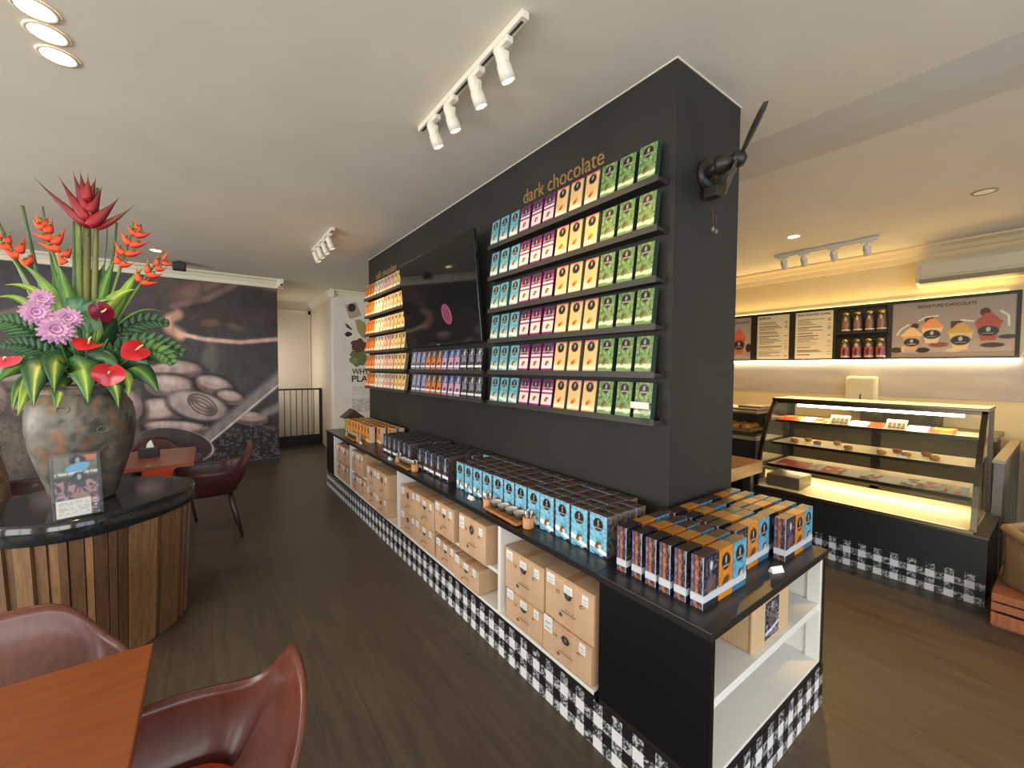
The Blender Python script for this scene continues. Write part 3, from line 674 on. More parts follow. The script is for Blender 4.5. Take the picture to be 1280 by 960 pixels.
def box_mesh(w, h, t_, art, side, top, nu, nv):
    m = MB().box(0, t_, -w/2, w/2, 0, h, (70, 56, 48), skip=('-x', '-y', '+z'))
    m.panel((0, w/2, 0), (0, -w, 0), (0, 0, h), nu, nv, art); m.panel((0, -w/2, 0), (t_, 0, 0), (0, 0, h), 14, 24, side); m.panel((0, w/2, h), (0, -w, 0), (t_, 0, 0), 14, 14, top)
    return m.mesh('chocolate_box', CARD)
TB = {'blue': box_mesh(.094, .174, .0632, A_bluebox, A_edge((120, 128, 140), (136, 110, 84), (40, 44, 66)), A_top((112, 66, 50), (26, 30, 30), (84, 96, 94), .46), 24, 40),
      'black': box_mesh(.084, .172, .062, A_blackbox, A_edge((92, 76, 70), (84, 66, 58), (40, 36, 44)), A_top((34, 32, 36), (24, 24, 30), (120, 124, 134), .5), 20, 34),
      'orange': box_mesh(.1, .17, .052, A_orangebox, A_edge((206, 190, 186), (196, 180, 176), (220, 206, 200)), A_top((222, 160, 48), (56, 42, 34), (90, 66, 44), .55), 18, 32)}
# blue box tops: printed brown and teal, back half darkened further as row-gap shade
def topper(base, col, fleck, w, t_, h):
    me = base; return me
def boxes(kind, rows, pitch, where, wid):
    for r_, (x, y1, n, z) in enumerate(rows):
        for i in range(n):
            o = link('chocolate_box', TB[kind], None, (x+random.uniform(-.003, .003), y1-wid/2-i*pitch+random.uniform(-.003, .003), CT), (0, 0, random.uniform(-.03, .03)))
            tag(o, '%s chocolate box, %s from the left in the %s row %s' % (kind, ORD[i], ['front', 'second', 'third', 'fourth', 'fifth'][r_], where), 'chocolate box', '%s boxes on the worktop' % kind)
boxes('blue', [(1.315, 2.389, 12, 0), (1.382, 2.389, 12, 0), (1.448, 2.389, 12, 0), (1.512, 2.389, 12, 0), (1.578, 2.475, 12, 0)], .1068, 'nearest the end cabinet', .094)
for j, (y1, n, lab) in enumerate(((3.80, 6, 'left'), (3.02, 5, 'right'))):
    boxes('black', [(1.316, y1, n, 0), (1.385, y1+.02, n, 0), (1.454, y1+.03, n, 0), (1.523, y1-.02, n, 0), (1.592, y1-.05, n, 0)], .1135 if j == 0 else .104, 'of the %s black group' % lab, .084)
boxes('orange', [(1.356, 5.21, 8, 0), (1.43, 5.2, 9, 0), (1.505, 5.2, 10, 0), (1.578, 5.19, 10, 0)], .1125, 'at the far end', .1)
# gift packs: three sleeves held by a white band
def A_third(kind):
    def fn(u, v):
        if kind == 0:
            a = Art(u, v, (26, 27, 42)); a.put((fbm(u*13, v*22, 4, 2) > .64)*.6, (150, 150, 176)); a.ell(.5, .4, .32, .2, (96, 84, 92), 0, .7); a.ell(.55, .27, .24, .1, (110, 66, 44), .5, .4); a.ell(.5, .78, .09, .1, (196, 196, 200), 0, .3)
        elif kind == 1:
            a = Art(u, v, (206, 132, 46)); a.put((fbm(u*8, v*12, 3, 2) > .58)*.5, (176, 100, 30)); a.ell(.5, .33, .26, .09, (96, 62, 32), .2, .4); logo(a, .5, .72, .3, .17)
        else:
            a = Art(u, v, (96, 168, 198)); a.put((fbm(u*11, v*20, 2, 2) > .6)*.7, (50, 110, 150)); choc(a, .55, .32, 1, (226, 196, 160)); logo(a, .5, .74, .31, .17)
        a.put((np.abs(v-(.2+.05*u)) < .04)*1., (200, 206, 212)); a.put((v < .13)*.8, [(30, 32, 52), (196, 130, 40), (56, 100, 136)][kind]); return a
    return fn
def A_side(u, v):
    a = Art(u, v, (40, 36, 56)); a.rect(.32, .6, 0, 1, (168, 98, 54)); a.put((np.abs(u-.47) < .16)*(fbm(u*8, v*16, 2, 2) > .55)*.8, (104, 48, 36)); a.rect(0, .2, 0, 1, (84, 78, 112)); a.put((fbm(u*10, v*20, 8, 2) > .66)*.55, (180, 160, 160))
    a.put((u > .93)*1., (206, 206, 210)); a.rect(0, 1, .15, .27, (200, 204, 208)); return a
gp = thing('gift_pack', '', 'gift pack', (0, 0, 0))
for k, (x0, tcol, bk_) in enumerate(((0, (46, 36, 36), (24, 22, 30)), (.098, (166, 114, 52), (120, 78, 30)), (.196, (74, 54, 44), (60, 110, 136)))):
    m = MB().box(x0, x0+.095, 0, .043, 0, .175, bk_, faces={'+z': tcol}, skip=('-y',) if k else ('-y', '-x'))
    m.panel((x0, 0, 0), (.095, 0, 0), (0, 0, .175), 20, 36, A_third(k))
    if k == 0: m.panel((0, .043, 0), (0, -.043, 0), (0, 0, .175), 12, 32, A_side)
    m.obj('sleeve', CARD, gp)
MB().box(-.001, .292, -.001, .044, .022, .046, (196, 202, 208), skip=('-z', '+z')).obj('paper_band', CARD, gp)
pos = []
for i, y in enumerate((.692, .752, .806, .862, .928, .996)): pos.append((1.287, y, 'left', i))
for i, y in enumerate((.732, .798, .853, .91, .985)): pos.append((1.600, y, 'middle', i))
for i, y in enumerate((.675, .738, .806, .858, .92, .982)): pos.append((1.893, y, 'right', i))
for k, (x, y, nm, i) in enumerate(pos):
    lab = 'three-flavour chocolate gift pack, %s from the front in the %s column of the end counter' % (ORD[i], nm)
    L = Vector((x+random.uniform(-.004, .004), y+random.uniform(-.003, .003), CT)); R_ = (0, 0, random.uniform(-.03, .03))
    if k == 0: gp.location = L; gp.rotation_euler = R_; gp['label'] = lab; gp['group'] = 'gift packs on the end counter'
    else: dup(gp, lab, L, R_)

# ------------------------------------------------------------------ tasting trays, cups, bowls, price cards
def A_card(u, v):
    a = Art(u, v, (232, 232, 230)); a.rect(.12, .6, .55, .75, (60, 56, 56)); a.rect(.12, .8, .25, .38, (140, 140, 140)); return a
for x, y, rz, lab in ((1.265, 2.12, 0, 'white tent price card in front of the blue boxes'), (1.25, 3.45, 0, 'white tent price card in front of the black boxes'), (1.775, .66, 1.2, 'white tent price card on the end counter by the gift packs'), (1.27, 4.36, 0, 'white tent price card in front of the orange boxes')):
    o = MB().prism([(-.012, 0), (.012, 0), (.001, .022), (-.001, .022)], .055, (226, 226, 224), (0, -.0275, 0), (1, 0, 0), (0, 0, 1), (0, 1, 0)).obj('price_card', CARD, None, (x, y, CT), (0, 0, rz)); tag(o, lab, 'price card', 'price cards on the worktop')
WD = (168, 112, 66); WL = (190, 138, 92)
def ringprof(r, h, t): return [(r*.2, 0), (r*.92, 0), (r, .006), (r, h), (r-t, h), (r-t, .008), (.001, .006)]
def tasting(yc, x, L, where, n=4):
    t = thing('tasting_tray', 'wooden tasting tray on the worktop in front of the %s boxes' % where, 'tray', (x, yc, CT), random.uniform(-.06, .02), 'wooden tasting trays')
    MB().box(-.042, .042, -L/2, L/2, .006, .022, WD, bev=.003).obj('board', WOOD, t)
    for s_ in (-1, 1): MB().box(-.035, .035, s_*L*.36-.012, s_*L*.36+.012, 0, .006, (120, 78, 44)).obj('foot', WOOD, t)
    for i in range(n):
        yy = yc+L*.36-i*L*.72/(n-1)
        b_ = thing('sample_bowl', 'small dark bowl, %s from left on the tray before the %s boxes' % (ORD[i], where), 'bowl', (x+.008, yy, CT+.022), 0, 'sample bowls on the trays')
        r = .034; MB().lathe([(r*.3, 0), (r*.6, .001), (r*.92, .014), (r, .034), (r*.93, .035), (r*.9, .03)], (58, 50, 40), 18, caps=False).obj('bowl_shell', SATIN, b_)
        MB().lathe([(r*.985, .0345), (r*.9, .036), (r*.84, .03), (r*.78, .022), (r*.4, .012), (.001, .01)], (222, 216, 204), 18, caps=False).obj('glaze', GLOSS, b_)
        MB().ball((0, 0, .016), (r*.72, r*.72, .009), (70, 54, 38), 10, 5).obj('samples', MATTE, b_)
    for s_, nm in ((1, 'left'), (-1, 'right')):
        c = thing('spoon_cup', 'wooden cup of tasting spoons at the %s end of the tray before the %s boxes' % (nm, where), 'cup', (x+.004, yc+s_*(L/2+.032), CT), 0, 'wooden spoon cups')
        MB().lathe(ringprof(.028, .055, .004), WL, 20, caps=False).obj('cup_body', WOOD, c)
        for k in range(6):
            a = 2*PI*k/6+s_; lx, ly = .014*math.cos(a), .014*math.sin(a)
            s2 = MB().tube([(lx*.3, ly*.3, .008), (lx, ly, .07)], .0022, (70, 60, 52) if k % 2 else (226, 222, 214), 6); s2.ball((lx*1.1, ly*1.1, .078), (.007, .005, .011), (70, 60, 52) if k % 2 else (226, 222, 214), 8, 6)
            s2.obj('spoon', SATIN, c)
tasting(1.755, 1.262, .30, 'blue')
tasting(3.11, 1.258, .26, 'black')
tasting(4.68, 1.28, .36, 'orange')
# cardboard house at the far end of the worktop
t = thing('gift_house', 'small brown card house standing behind the orange boxes', 'decoration', (1.47, 5.4, CT))
MB().box(-.07, .07, -.085, .085, 0, .17, (150, 150, 84)).obj('house_wall', KRAFT, t)
MB().prism([(-.13, .16), (0, .265), (.13, .16), (.11, .155), (0, .24), (-.11, .155)], .2, (70, 46, 36), (0, .1, 0), (1, 0, 0), (0, 0, 1), (0, -1, 0)).prism([(-.11, .16), (0, .24), (.11, .16)], .19, (58, 40, 32), (0, .095, 0), (1, 0, 0), (0, 0, 1), (0, -1, 0)).obj('roof', SATIN, t)
# ------------------------------------------------------------------ chilled display counter
def loc(mb, parent):
    mb.v = [tuple(Vector(p)-parent.location) for p in mb.v]; return mb
def part(parent, name, mat, mb): return loc(mb, parent).obj(name, mat, parent)
t = thing('cake_chiller', 'curved glass cake display chiller on a black base with gingham strip', 'display chiller', (4.4, 1.0, 0))
GY0, GY1 = .345, 1.68
b_ = MB().box(3.955, 4.8, .28, 1.74, .06, .432, (32, 34, 35)); checker(b_, (3.952, 1.74, 0), (0, -1, 0), (0, 0, 1), 1.46, tile=.0456, black=(32, 34, 35), jag=True, n=9)
b_.box(3.955, 4.8, .28, 1.74, 0, .06, (24, 24, 24))
part(t, 'base', SATIN, b_)
part(t, 'base_rim', METAL, MB().box(3.95, 4.8, .275, 1.745, .432, .445, (120, 112, 96)).box(3.975, 4.0, GY0, GY1, .445, .462, (170, 160, 140)))
part(t, 'deck', SATIN, MB().box(4.0, 4.72, GY0, GY1, .445, .462, (226, 214, 176)))
CUR = [(4.0, .455), (4.035, .6), (4.075, .74), (4.13, .88), (4.2, 1.0), (4.275, 1.11), (4.37, 1.218)]
def cx(z): return np.interp(z, [q[1] for q in CUR], [q[0] for q in CUR])
part(t, 'front_glass', CLEAR, MB().sheet([[Vector((x, GY0+.004, z)), Vector((x, GY1-.004, z))] for x, z in CUR], (255, 255, 255)))
for y in (GY0, GY1): part(t, 'side_glass', CLEAR, MB().add([(x, y, z) for x, z in CUR]+[(4.74, y, 1.218), (4.74, y, .46)], [tuple(range(len(CUR)+2))], (255, 255, 255)))
for y, d in ((GY0-.012, .03), (GY1-.018, .03)):
    m = MB()
    for (xa, za), (xb, zb) in zip(CUR[:-1], CUR[1:]):
        m.prism([(xa-.006, za), (xb-.006, zb), (xb+.024, zb), (xa+.024, za)], d, (96, 88, 76), (0, y, 0), (1, 0, 0), (0, 0, 1), (0, 1, 0))
    part(t, 'corner_post', METAL, m)
    part(t, 'rear_post', METAL, MB().box(4.7, 4.76, y, y+d, .445, 1.22, (80, 74, 66)))
part(t, 'top_panel', METAL, MB().box(4.345, 4.78, GY0-.015, GY1+.015, 1.216, 1.238, (110, 98, 84), bev=.004))
part(t, 'lamp_housing', METAL, MB().box(4.37, 4.43, GY0+.02, GY1-.02, 1.19, 1.216, (96, 88, 76)))
TUBE = EM('warm_tube', (255, 244, 214), 16)
part(t, 'light_tube', TUBE, MB().tube([(4.4, .45, 1.176), (4.4, 1.5, 1.176)], .011, (255, 250, 235), 10))
for z, x0, nm in ((1.035, 4.325, 'top'), (.835, 4.235, 'middle'), (.642, 4.15, 'lower')):
    part(t, 'shelf_board', SATIN, MB().box(x0, 4.69, GY0+.03, GY1-.03, z-.012, z, (214, 200, 164), bev=.002))
    part(t, 'shelf_edge', METAL, MB().box(x0-.008, x0, GY0+.03, GY1-.03, z-.02, z+.003, (70, 66, 58)))
    if True: part(t, 'shelf_lamp', EM('shelf_lamp_'+nm, (255, 236, 190), 7), MB().box(4.66, 4.675, .45, 1.58, z-.03, z-.018, (255, 240, 200)))  # lowest one added to go with the brightened deck
for y0, y1 in ((GY0+.02, 1.0), (1.0, GY1-.02)):
    fr = MB()
    for a, c in ((y0, y0+.03), (y1-.03, y1)): fr.box(4.7, 4.72, a, c, .46, 1.216, (72, 68, 60))
    fr.box(4.7, 4.72, y0, y1, .46, .49, (72, 68, 60)).box(4.7, 4.72, y0, y1, 1.185, 1.216, (72, 68, 60))
    d_ = part(t, 'sliding_door', METAL, fr)
    q = MB().add([(4.71, y0, .48), (4.71, y1, .48), (4.71, y1, 1.2), (4.71, y0, 1.2)], [(0, 1, 2, 3)], (255, 255, 255)); q = loc(q, t).obj('door_pane', CLEAR, d_)
# goods in the chiller
def zy(x, y, z, s=4.267, ox=940, oy=490): return at(ox+x/s, oy+y/s, 2, z)
def flat_art(base, spots_, seed):
    def fn(u, v):
        a = Art(u, v, base)
        rr = random.Random(seed)
        for k in range(9):
            c = spots_[k % len(spots_)]; a.ell(rr.random(), rr.random(), .12+.1*rr.random(), .1+.1*rr.random(), c, rr.random()*3, .3)
        return a
    return fn
RED, YEL, PK, BR, WH, GB = (214, 62, 40), (244, 182, 70), (226, 160, 160), (120, 72, 44), (238, 234, 222), (150, 166, 172)
top = [(150, 265, RED, [YEL, RED]), (265, 330, WH, [WH]), (330, 410, RED, [YEL, PK]), (515, 615, WH, [WH, PK]), (622, 705, RED, [RED, BR]), (825, 940, WH, [WH]), (945, 1090, RED, [YEL, RED, YEL])]
nm = ['red', 'blank white', 'red and yellow', 'white', 'dark red', 'plain white', 'red with yellow']
for i, (xa, xb, bc, sp) in enumerate(top):
    ya, yb = at(940+xa/4.267, 530, 0, 4.42).y, at(940+xb/4.267, 530, 0, 4.42).y
    o = MB().panel((4.36, ya, 1.0365), (0, yb-ya, 0), (.16, 0, .03), 14, 10, flat_art(bc, sp, i)).box(4.36, 4.52, yb, ya, 1.0352, 1.0358, (200, 190, 160)).obj('picture_card', CARD)
    tag(o, '%s picture card lying on the top chiller shelf, %s from the left' % (nm[i], ORD[i]), 'card', 'cards on the top chiller shelf')
for i, (xa, xb) in enumerate(((412, 515), (712, 822))):
    ya, yb = at(940+xa/4.267, 530, 0, 4.36).y, at(940+xb/4.267, 530, 0, 4.36).y
    t2 = thing('praline_box', 'open praline box with dark grid on the top chiller shelf, %s one' % ['left', 'right'][i], 'chocolate box', (4.35, (ya+yb)/2, 1.0395), 0, 'praline boxes in the chiller')
    w_ = ya-yb; R_ = Matrix.Rotation(-.75, 3, 'Y')
    MB().box(0, .1, -w_/2, w_/2, -.003, .003, (214, 190, 130), rot=R_).obj('box_lid', CARD, t2)
    for a in range(4):
        for c in range(2): MB().box(.012+c*.042, .046+c*.042, -w_/2+.008+a*(w_-.016)/4, -w_/2+.002+(a+1)*(w_-.016)/4, .003, .008, (64, 40, 30), rot=R_).obj('praline', SATIN, t2)
for i, (x, y) in enumerate(((228, 258), (300, 254), (348, 272), (455, 272), (512, 297), (690, 322), (775, 314), (822, 335), (930, 332), (975, 354))):
    p = zy(x, y+6, .838); c = (184, 116, 54) if i % 2 == 0 else (204, 140, 70)
    t2 = thing('pastry', 'golden round pastry, %s from the left on the middle chiller shelf' % ORD[i], 'pastry', (p.x, p.y, .836), 0, 'pastries in the chiller')
    MB().lathe([(.012, 0), (.026, .004), (.031, .014), (.027, .026), (.014, .03), (.001, .027)], c, 14, caps=False).obj('crust', MATTE, t2)
    MB().ball((0, 0, .027), (.014, .014, .005), (150, 84, 34), 8, 4).obj('filling', GLOSS, t2)
low = [(140, 305, RED, [PK, RED, RED]), (305, 375, PK, [WH, PK]), (380, 490, RED, [YEL, RED]), (480, 585, WH, [WH]), (590, 690, WH, [BR, BR, RED]), (690, 800, WH, [WH]), (805, 915, WH, [BR, BR]), (922, 1040, GB, [RED, YEL]), (1048, 1160, GB, [RED, YEL, GB])]
nm = ['red patterned', 'pale pink', 'red and yellow', 'blank white', 'brown chocolate', 'plain white', 'brown praline', 'grey red', 'grey yellow']
for i, (xa, xb, bc, sp) in enumerate(low):
    ya, yb = at(940+xa/4.267, 580, 0, 4.25).y, at(940+xb/4.267, 580, 0, 4.25).y
    o = MB().panel((4.165, ya, .6465), (0, yb-ya, 0), (.2, 0, .02), 14, 10, flat_art(bc, sp, i+40)).box(4.165, 4.365, yb, ya, .6425, .643, (200, 190, 160)).obj('picture_card', CARD)
    tag(o, '%s picture card lying on the lower chiller shelf, %s from the left' % (nm[i], ORD[i]), 'card', 'cards on the lower chiller shelf')
for i, (x, y) in enumerate(((365, 288), (805, 350))):
    p = zy(x, y, .838); o = MB().box(-.001, .001, -.03, .03, 0, .02, (238, 234, 222)).obj('price_card', CARD, None, (4.226, p.y, .838)); tag(o, 'small white price card on the middle chiller shelf edge, %s one' % ['left', 'right'][i], 'price card', 'price cards in the chiller')
o = MB().box(4.08, 4.36, 1.36, 1.62, .463, .563, (92, 80, 70), bev=.004).box(4.085, 4.355, 1.365, 1.615, .56, .566, (78, 68, 60)).obj('storage_box', SATIN); tag(o, 'dark grey box at the left end of the chiller floor', 'box')

# ------------------------------------------------------------------ butcher block table and pastry case behind the pillar
t = thing('work_table', 'thick wooden topped table on dark legs behind the black pillar', 'table', (3.25, 1.95, 0))
part(t, 'table_top', TABLEW, MB().box(2.75, 3.7, 1.5, 2.5, .65, .75, (158, 112, 74), bev=.004))
for x in (2.82, 3.63):
    for y in (1.58, 2.42): part(t, 'leg', SATIN, MB().box(x-.03, x+.03, y-.03, y+.03, 0, .65, (34, 32, 30)))
part(t, 'lower_shelf', SATIN, MB().box(2.82, 3.63, 1.58, 2.42, .2, .23, (40, 38, 35)))
t = thing('back_counter', 'dark low counter under the glass pastry case', 'counter', (4.55, 2.5, 0))
part(t, 'counter_body', SATIN, MB().box(4.25, 4.9, 1.79, 3.3, 0, .82, (44, 40, 36))); part(t, 'counter_top', SATIN, MB().box(4.22, 4.92, 1.77, 3.32, .82, .85, (150, 138, 112)))
t = thing('pastry_case', 'small glass pastry case with bread at the left of the chiller', 'display case', (4.55, 2.2, .85))
part(t, 'case_top', SATIN, MB().box(4.28, 4.82, 1.8, 2.75, 1.07, 1.09, (120, 106, 84)))
part(t, 'case_base', SATIN, MB().box(4.28, 4.82, 1.8, 2.75, .85, .87, (60, 56, 50)))
part(t, 'case_back', SATIN, MB().box(4.8, 4.82, 1.8, 2.75, .87, 1.07, (90, 80, 64)))
part(t, 'pane', CLEAR, MB().add([(4.285, 1.805, .87), (4.285, 2.745, .87), (4.285, 2.745, 1.07), (4.285, 1.805, 1.07)], [(0, 1, 2, 3)], (255, 255, 255)))
part(t, 'pane', CLEAR, MB().add([(4.285, 1.805, .87), (4.8, 1.805, .87), (4.8, 1.805, 1.07), (4.285, 1.805, 1.07)], [(0, 1, 2, 3)], (255, 255, 255)))
t = thing('bread_tray', 'shallow wooden tray of rolls inside the glass pastry case', 'tray', (4.5, 2.15, .872))
part(t, 'tray_base', WOOD, MB().box(4.36, 4.7, 1.9, 2.35, .872, .882, (150, 110, 60)).box(4.36, 4.37, 1.9, 2.35, .882, .91, (160, 120, 70)).box(4.36, 4.7, 1.9, 1.91, .882, .91, (160, 120, 70)))
k = 0
for x in (4.43, 4.52, 4.62):
    for y in (1.97, 2.07, 2.17, 2.27):
        o = MB().ball((0, 0, .036), (.045, .05, .034), (206, 142, 58), 12, 8).obj('bread_roll', MATTE, None, (x, y, .882)); tag(o, 'round golden bread roll on the tray in the glass case', 'bread roll', 'bread rolls in the pastry case'); k += 1
o = MB().box(4.4, 4.75, 1.84, 2.3, 1.09, 1.1, (56, 48, 42)).box(4.42, 4.73, 1.86, 2.28, 1.1, 1.112, (196, 186, 164)).obj('serving_tray', SATIN); tag(o, 'flat dark tray lying on top of the glass pastry case', 'tray')
o = MB().box(4.46, 4.76, 1.84, 2.06, 1.112, 1.132, (112, 92, 70), bev=.003).obj('flat_box', SATIN); tag(o, 'flat brown box on the tray above the glass pastry case', 'box')

# ------------------------------------------------------------------ menu boards on the right wall
WX = 6.398
t = thing('menu_board', 'long black wall frame holding menus and the drinks poster over the light strip', 'menu board', (WX, 1.7, 1.635))
fm = MB().box(6.36, WX, .31, 3.4, 1.632, 1.65, (42, 38, 32)).box(6.36, WX, .31, 3.4, 2.262, 2.293, (42, 38, 32))
for a, c in ((.31, .339), (1.246, 1.287), (1.772, 1.806), (2.222, 2.293), (2.7, 2.783), (3.28, 3.4)): fm.box(6.36, WX, a, c, 1.65, 2.262, (42, 38, 32))
part(t, 'frame', SATIN, fm); part(t, 'niche_back', SATIN, MB().box(6.39, WX, 1.287, 1.772, 1.65, 2.262, (34, 32, 26)))
part(t, 'niche_shelf', SATIN, MB().box(6.3, 6.39, 1.287, 1.772, 1.945, 1.967, (40, 36, 30)).box(6.3, 6.39, 1.287, 1.772, 1.632, 1.643, (40, 36, 30)))
def menu_art(seed, n):
    def fn(u, v):
        a = Art(u, v, (238, 228, 196)); rr = random.Random(seed); y = .84
        while y > .06:
            hd = rr.random() < .22; w_ = rr.uniform(.3, .72)
            if hd: y -= .02
            a.rect(.06, .06+w_, y-.008-(.006 if hd else 0), y+.008, (70, 58, 44) if hd else (150, 132, 104), .9)
            if rr.random() < .6: a.rect(.86, .94, y-.007, y+.007, (130, 112, 86))
            y -= .036
        return a
    return fn
def panel_board(name, y1, y0, z0, z1, fn, nu, nv): return part(t, name, CARD, MB().panel((6.368, y1, z0), (0, y0-y1, 0), (0, 0, z1-z0), nu, nv, fn).box(6.369, WX-.002, y0, y1, z0, z1, (210, 200, 170)))
panel_board('menu_sheet', 2.7, 2.293, 1.65, 2.262, menu_art(3, 0), 60, 110)
panel_board('menu_sheet', 2.222, 1.806, 1.65, 2.262, menu_art(8, 0), 60, 110)
def cup(a, x, y, s, body, cream, over=None):
    a.put((np.abs(a.u-x) < s*(.62+.22*(a.v-y)/s))*((a.v > y-s) & (a.v < y+.55*s)), body)
    a.put((np.abs(a.u-x) < s*.78)*(np.abs(a.v-y-.55*s) < .12*s), cream)
    a.put((np.abs(a.u-x) < s*.8*(1-(a.v-y-.55*s)/(.95*s)))*((a.v > y+.55*s) & (a.v < y+1.3*s)), cream)
    a.ell(x, y-.18*s, .58*s, .42*s, (44, 46, 48), 0, .12); a.ell(x, y-.05*s, .13*s, .2*s, (190, 186, 178), 0, .4); a.rect(x-.34*s, x+.34*s, y-.4*s, y-.34*s, (170, 166, 158))
def poster_art(u, v):
    u = u*1.48
    a = Art(u, v, (168, 156, 142)); a.put((v > .3)*(v-.3)*.6, (150, 140, 130)); a.rect(0, 1.5, 0, .27, (176, 160, 144)); a.rect(0, 1.5, 0, .09, (150, 130, 112))
    for x, y, rx, ry, c in ((.07, .14, .1, .05, (60, 56, 48)), (.42, .13, .09, .045, (46, 38, 34)), (.62, .22, .12, .045, (140, 84, 60)), (1.24, .19, .13, .04, (64, 44, 38)), (1.4, .32, .1, .035, (56, 52, 46)), (.8, .12, .09, .04, (206, 190, 150)), (.16, .16, .03, .06, (210, 190, 160))): a.ell(x, y, rx, ry, c, 0, .3)
    a.rect(.43, .55, .6, .72, (96, 56, 40)); a.ell(.31, .57, .05, .05, (84, 46, 34)); a.put(((a.u > .76) & (a.u < .9) & (a.v > .5) & (a.v < .62))*1., (92, 54, 40)); a.ell(1.15, .74, .06, .07, (96, 44, 34))
    cup(a, .27, .31, .18, (214, 172, 128), (244, 200, 140)); cup(a, .53, .44, .19, (236, 208, 168), (240, 160, 90)); cup(a, .88, .32, .2, (226, 196, 140), (214, 170, 74)); cup(a, 1.19, .46, .2, (176, 88, 66), (170, 84, 62))
    for pts in ([(.07, .42), (.12, .52), (.22, .6)], [(.36, .66), (.45, .72), (.6, .73)], [(.88, .63), (1.02, .6)], [(1.32, .74), (1.4, .66), (1.41, .5)]): a.line(pts, .012, (236, 230, 216))
    return a
panel_board('poster', 1.246, .339, 1.65, 2.262, poster_art, 170, 110)
def drink_art(u, v):
    a = Art(u, v, (190, 176, 160)); a.rect(0, 1, 0, .2, (172, 156, 140)); a.ell(.1, .2, .1, .12, (140, 60, 44)); cup(a, .25, .4, .26, (226, 150, 100), (230, 120, 76)); cup(a, .66, .4, .26, (214, 104, 70), (230, 120, 80)); a.ell(.93, .28, .08, .1, (70, 44, 36)); return a
panel_board('poster', 3.28, 2.783, 1.65, 2.262, drink_art, 60, 60)
dk = newmat('dark_letter')[0]; dk.node_tree.nodes['Principled BSDF'].inputs['Base Color'].default_value = (*lin((58, 46, 36)), 1)
LU = ((0, -1, 0), (0, 0, 1))
for body, y, z, hh, ww in (('SIGNATURE CHOCOLATE', 1.04, 2.19, .034, .44), ('FRESH ROASTED COFFEE', 2.2, 2.212, .026, .36), ('BEVERAGES', 2.68, 2.212, .026, .15), ('CHOCOLATE', 3.05, 2.18, .03, .24)):
    text('lettering', body, t, dk, *LU, (6.3665, y, z), hh, ww, .0012, .006)
LED = EM('warm_strip', (255, 238, 200), 12)
part(t, 'top_lamp', LED, MB().box(6.387, 6.397, .4, 3.3, 2.2931, 2.2937, (255, 244, 220)))  # unseen strip added on the boards to carry the warm upward light
o = MB().box(6.345, 6.38, .31, 3.4, 1.6, 1.63, (255, 244, 220)).obj('light_strip', LED); tag(o, 'glowing warm light strip running under the menu boards', 'light strip')
def jar_art(kind):
    def fn(u, v):
        a = Art(u, v, (92, 84, 62)); a.put((fbm(u*14, v*9, 3, 2) > .5)*.5, (60, 52, 40))
        if kind: a.rect(.2, .8, .12, .68, (190, 92, 74)); a.ell(.45, .4, .2, .2, (110, 44, 40), 0, .4); a.ell(.5, .78, .12, .1, (190, 180, 160))
        else: a.ell(.5, .45, .26, .34, (150, 112, 96), 0, .5); a.ell(.5, .78, .1, .12, (200, 190, 170))
        a.rect(0, 1, .08, .17, (232, 220, 190)); return a
    return fn
def jar_parts(kind, parent):
    m = MB(); n = 20; hs = [0, .012, .05, .1, .15, .185, .205]; rs = [.04, .045, .046, .046, .045, .038, .03]
    U, V = np.meshgrid(np.linspace(0, 1, n+1), np.linspace(0, 1, 30)); C = jar_art(kind)(U*2 % 1, V).c
    rows = [[Vector((np.interp(v*.205, hs, rs)*math.cos(PI+PI*2*(u-.25)), -np.interp(v*.205, hs, rs)*math.sin(PI+2*PI*(u-.25)), v*.205)) for u in np.linspace(0, 1, n+1)] for v in np.linspace(0, 1, 30)]
    m.sheet(rows, C.reshape(-1, 3)); m.obj('jar_body', GLOSS, parent)
    MB().lathe([(.03, .2), (.036, .204), (.036, .232), (.03, .238), (.001, .238)], (200, 180, 120), 18).obj('jar_lid', METAL, parent)
for r_, (z, nm) in enumerate(((1.9685, 'upper'), (1.6445, 'lower'))):
    j0 = None
    for i, y in enumerate((1.668, 1.555, 1.442, 1.335)):
        lab = '%s jar, %s from the left on the %s shelf between the menus' % (['dark labelled', 'red labelled'][r_], ORD[i], nm)
        if j0 is None: j0 = thing('cocoa_jar', lab, 'jar', (6.34, y, z), 0, 'jars between the menus'); jar_parts(r_, j0)
        else: dup(j0, lab, (6.34, y, z))
# air conditioner, towel dispenser
t = thing('air_conditioner', 'long beige wall air conditioner high above the drinks poster', 'air conditioner', (WX, .3, 2.43))
pr = [(WX, 2.42), (6.27, 2.425), (6.21, 2.45), (6.195, 2.5), (6.2, 2.64), (6.23, 2.69), (WX, 2.7)]
part(t, 'unit_body', SATIN, MB().prism(pr, 1.3, (206, 196, 168), (0, 1.04, 0), (1, 0, 0), (0, 0, 1), (0, -1, 0)))
part(t, 'air_flap', SATIN, MB().prism([(6.25, 2.418), (6.205, 2.437), (6.186, 2.478), (6.192, 2.48), (6.212, 2.443), (6.254, 2.424)], 1.24, (150, 140, 116), (0, 1.01, 0), (1, 0, 0), (0, 0, 1), (0, -1, 0)))
part(t, 'front_panel', SATIN, MB().box(6.19, 6.2, -.22, 1.0, 2.51, 2.63, (212, 202, 174), bev=.003))
t = thing('towel_dispenser', 'white rounded towel dispenser on the wall behind the chiller', 'dispenser', (6.33, 1.49, 1.1))
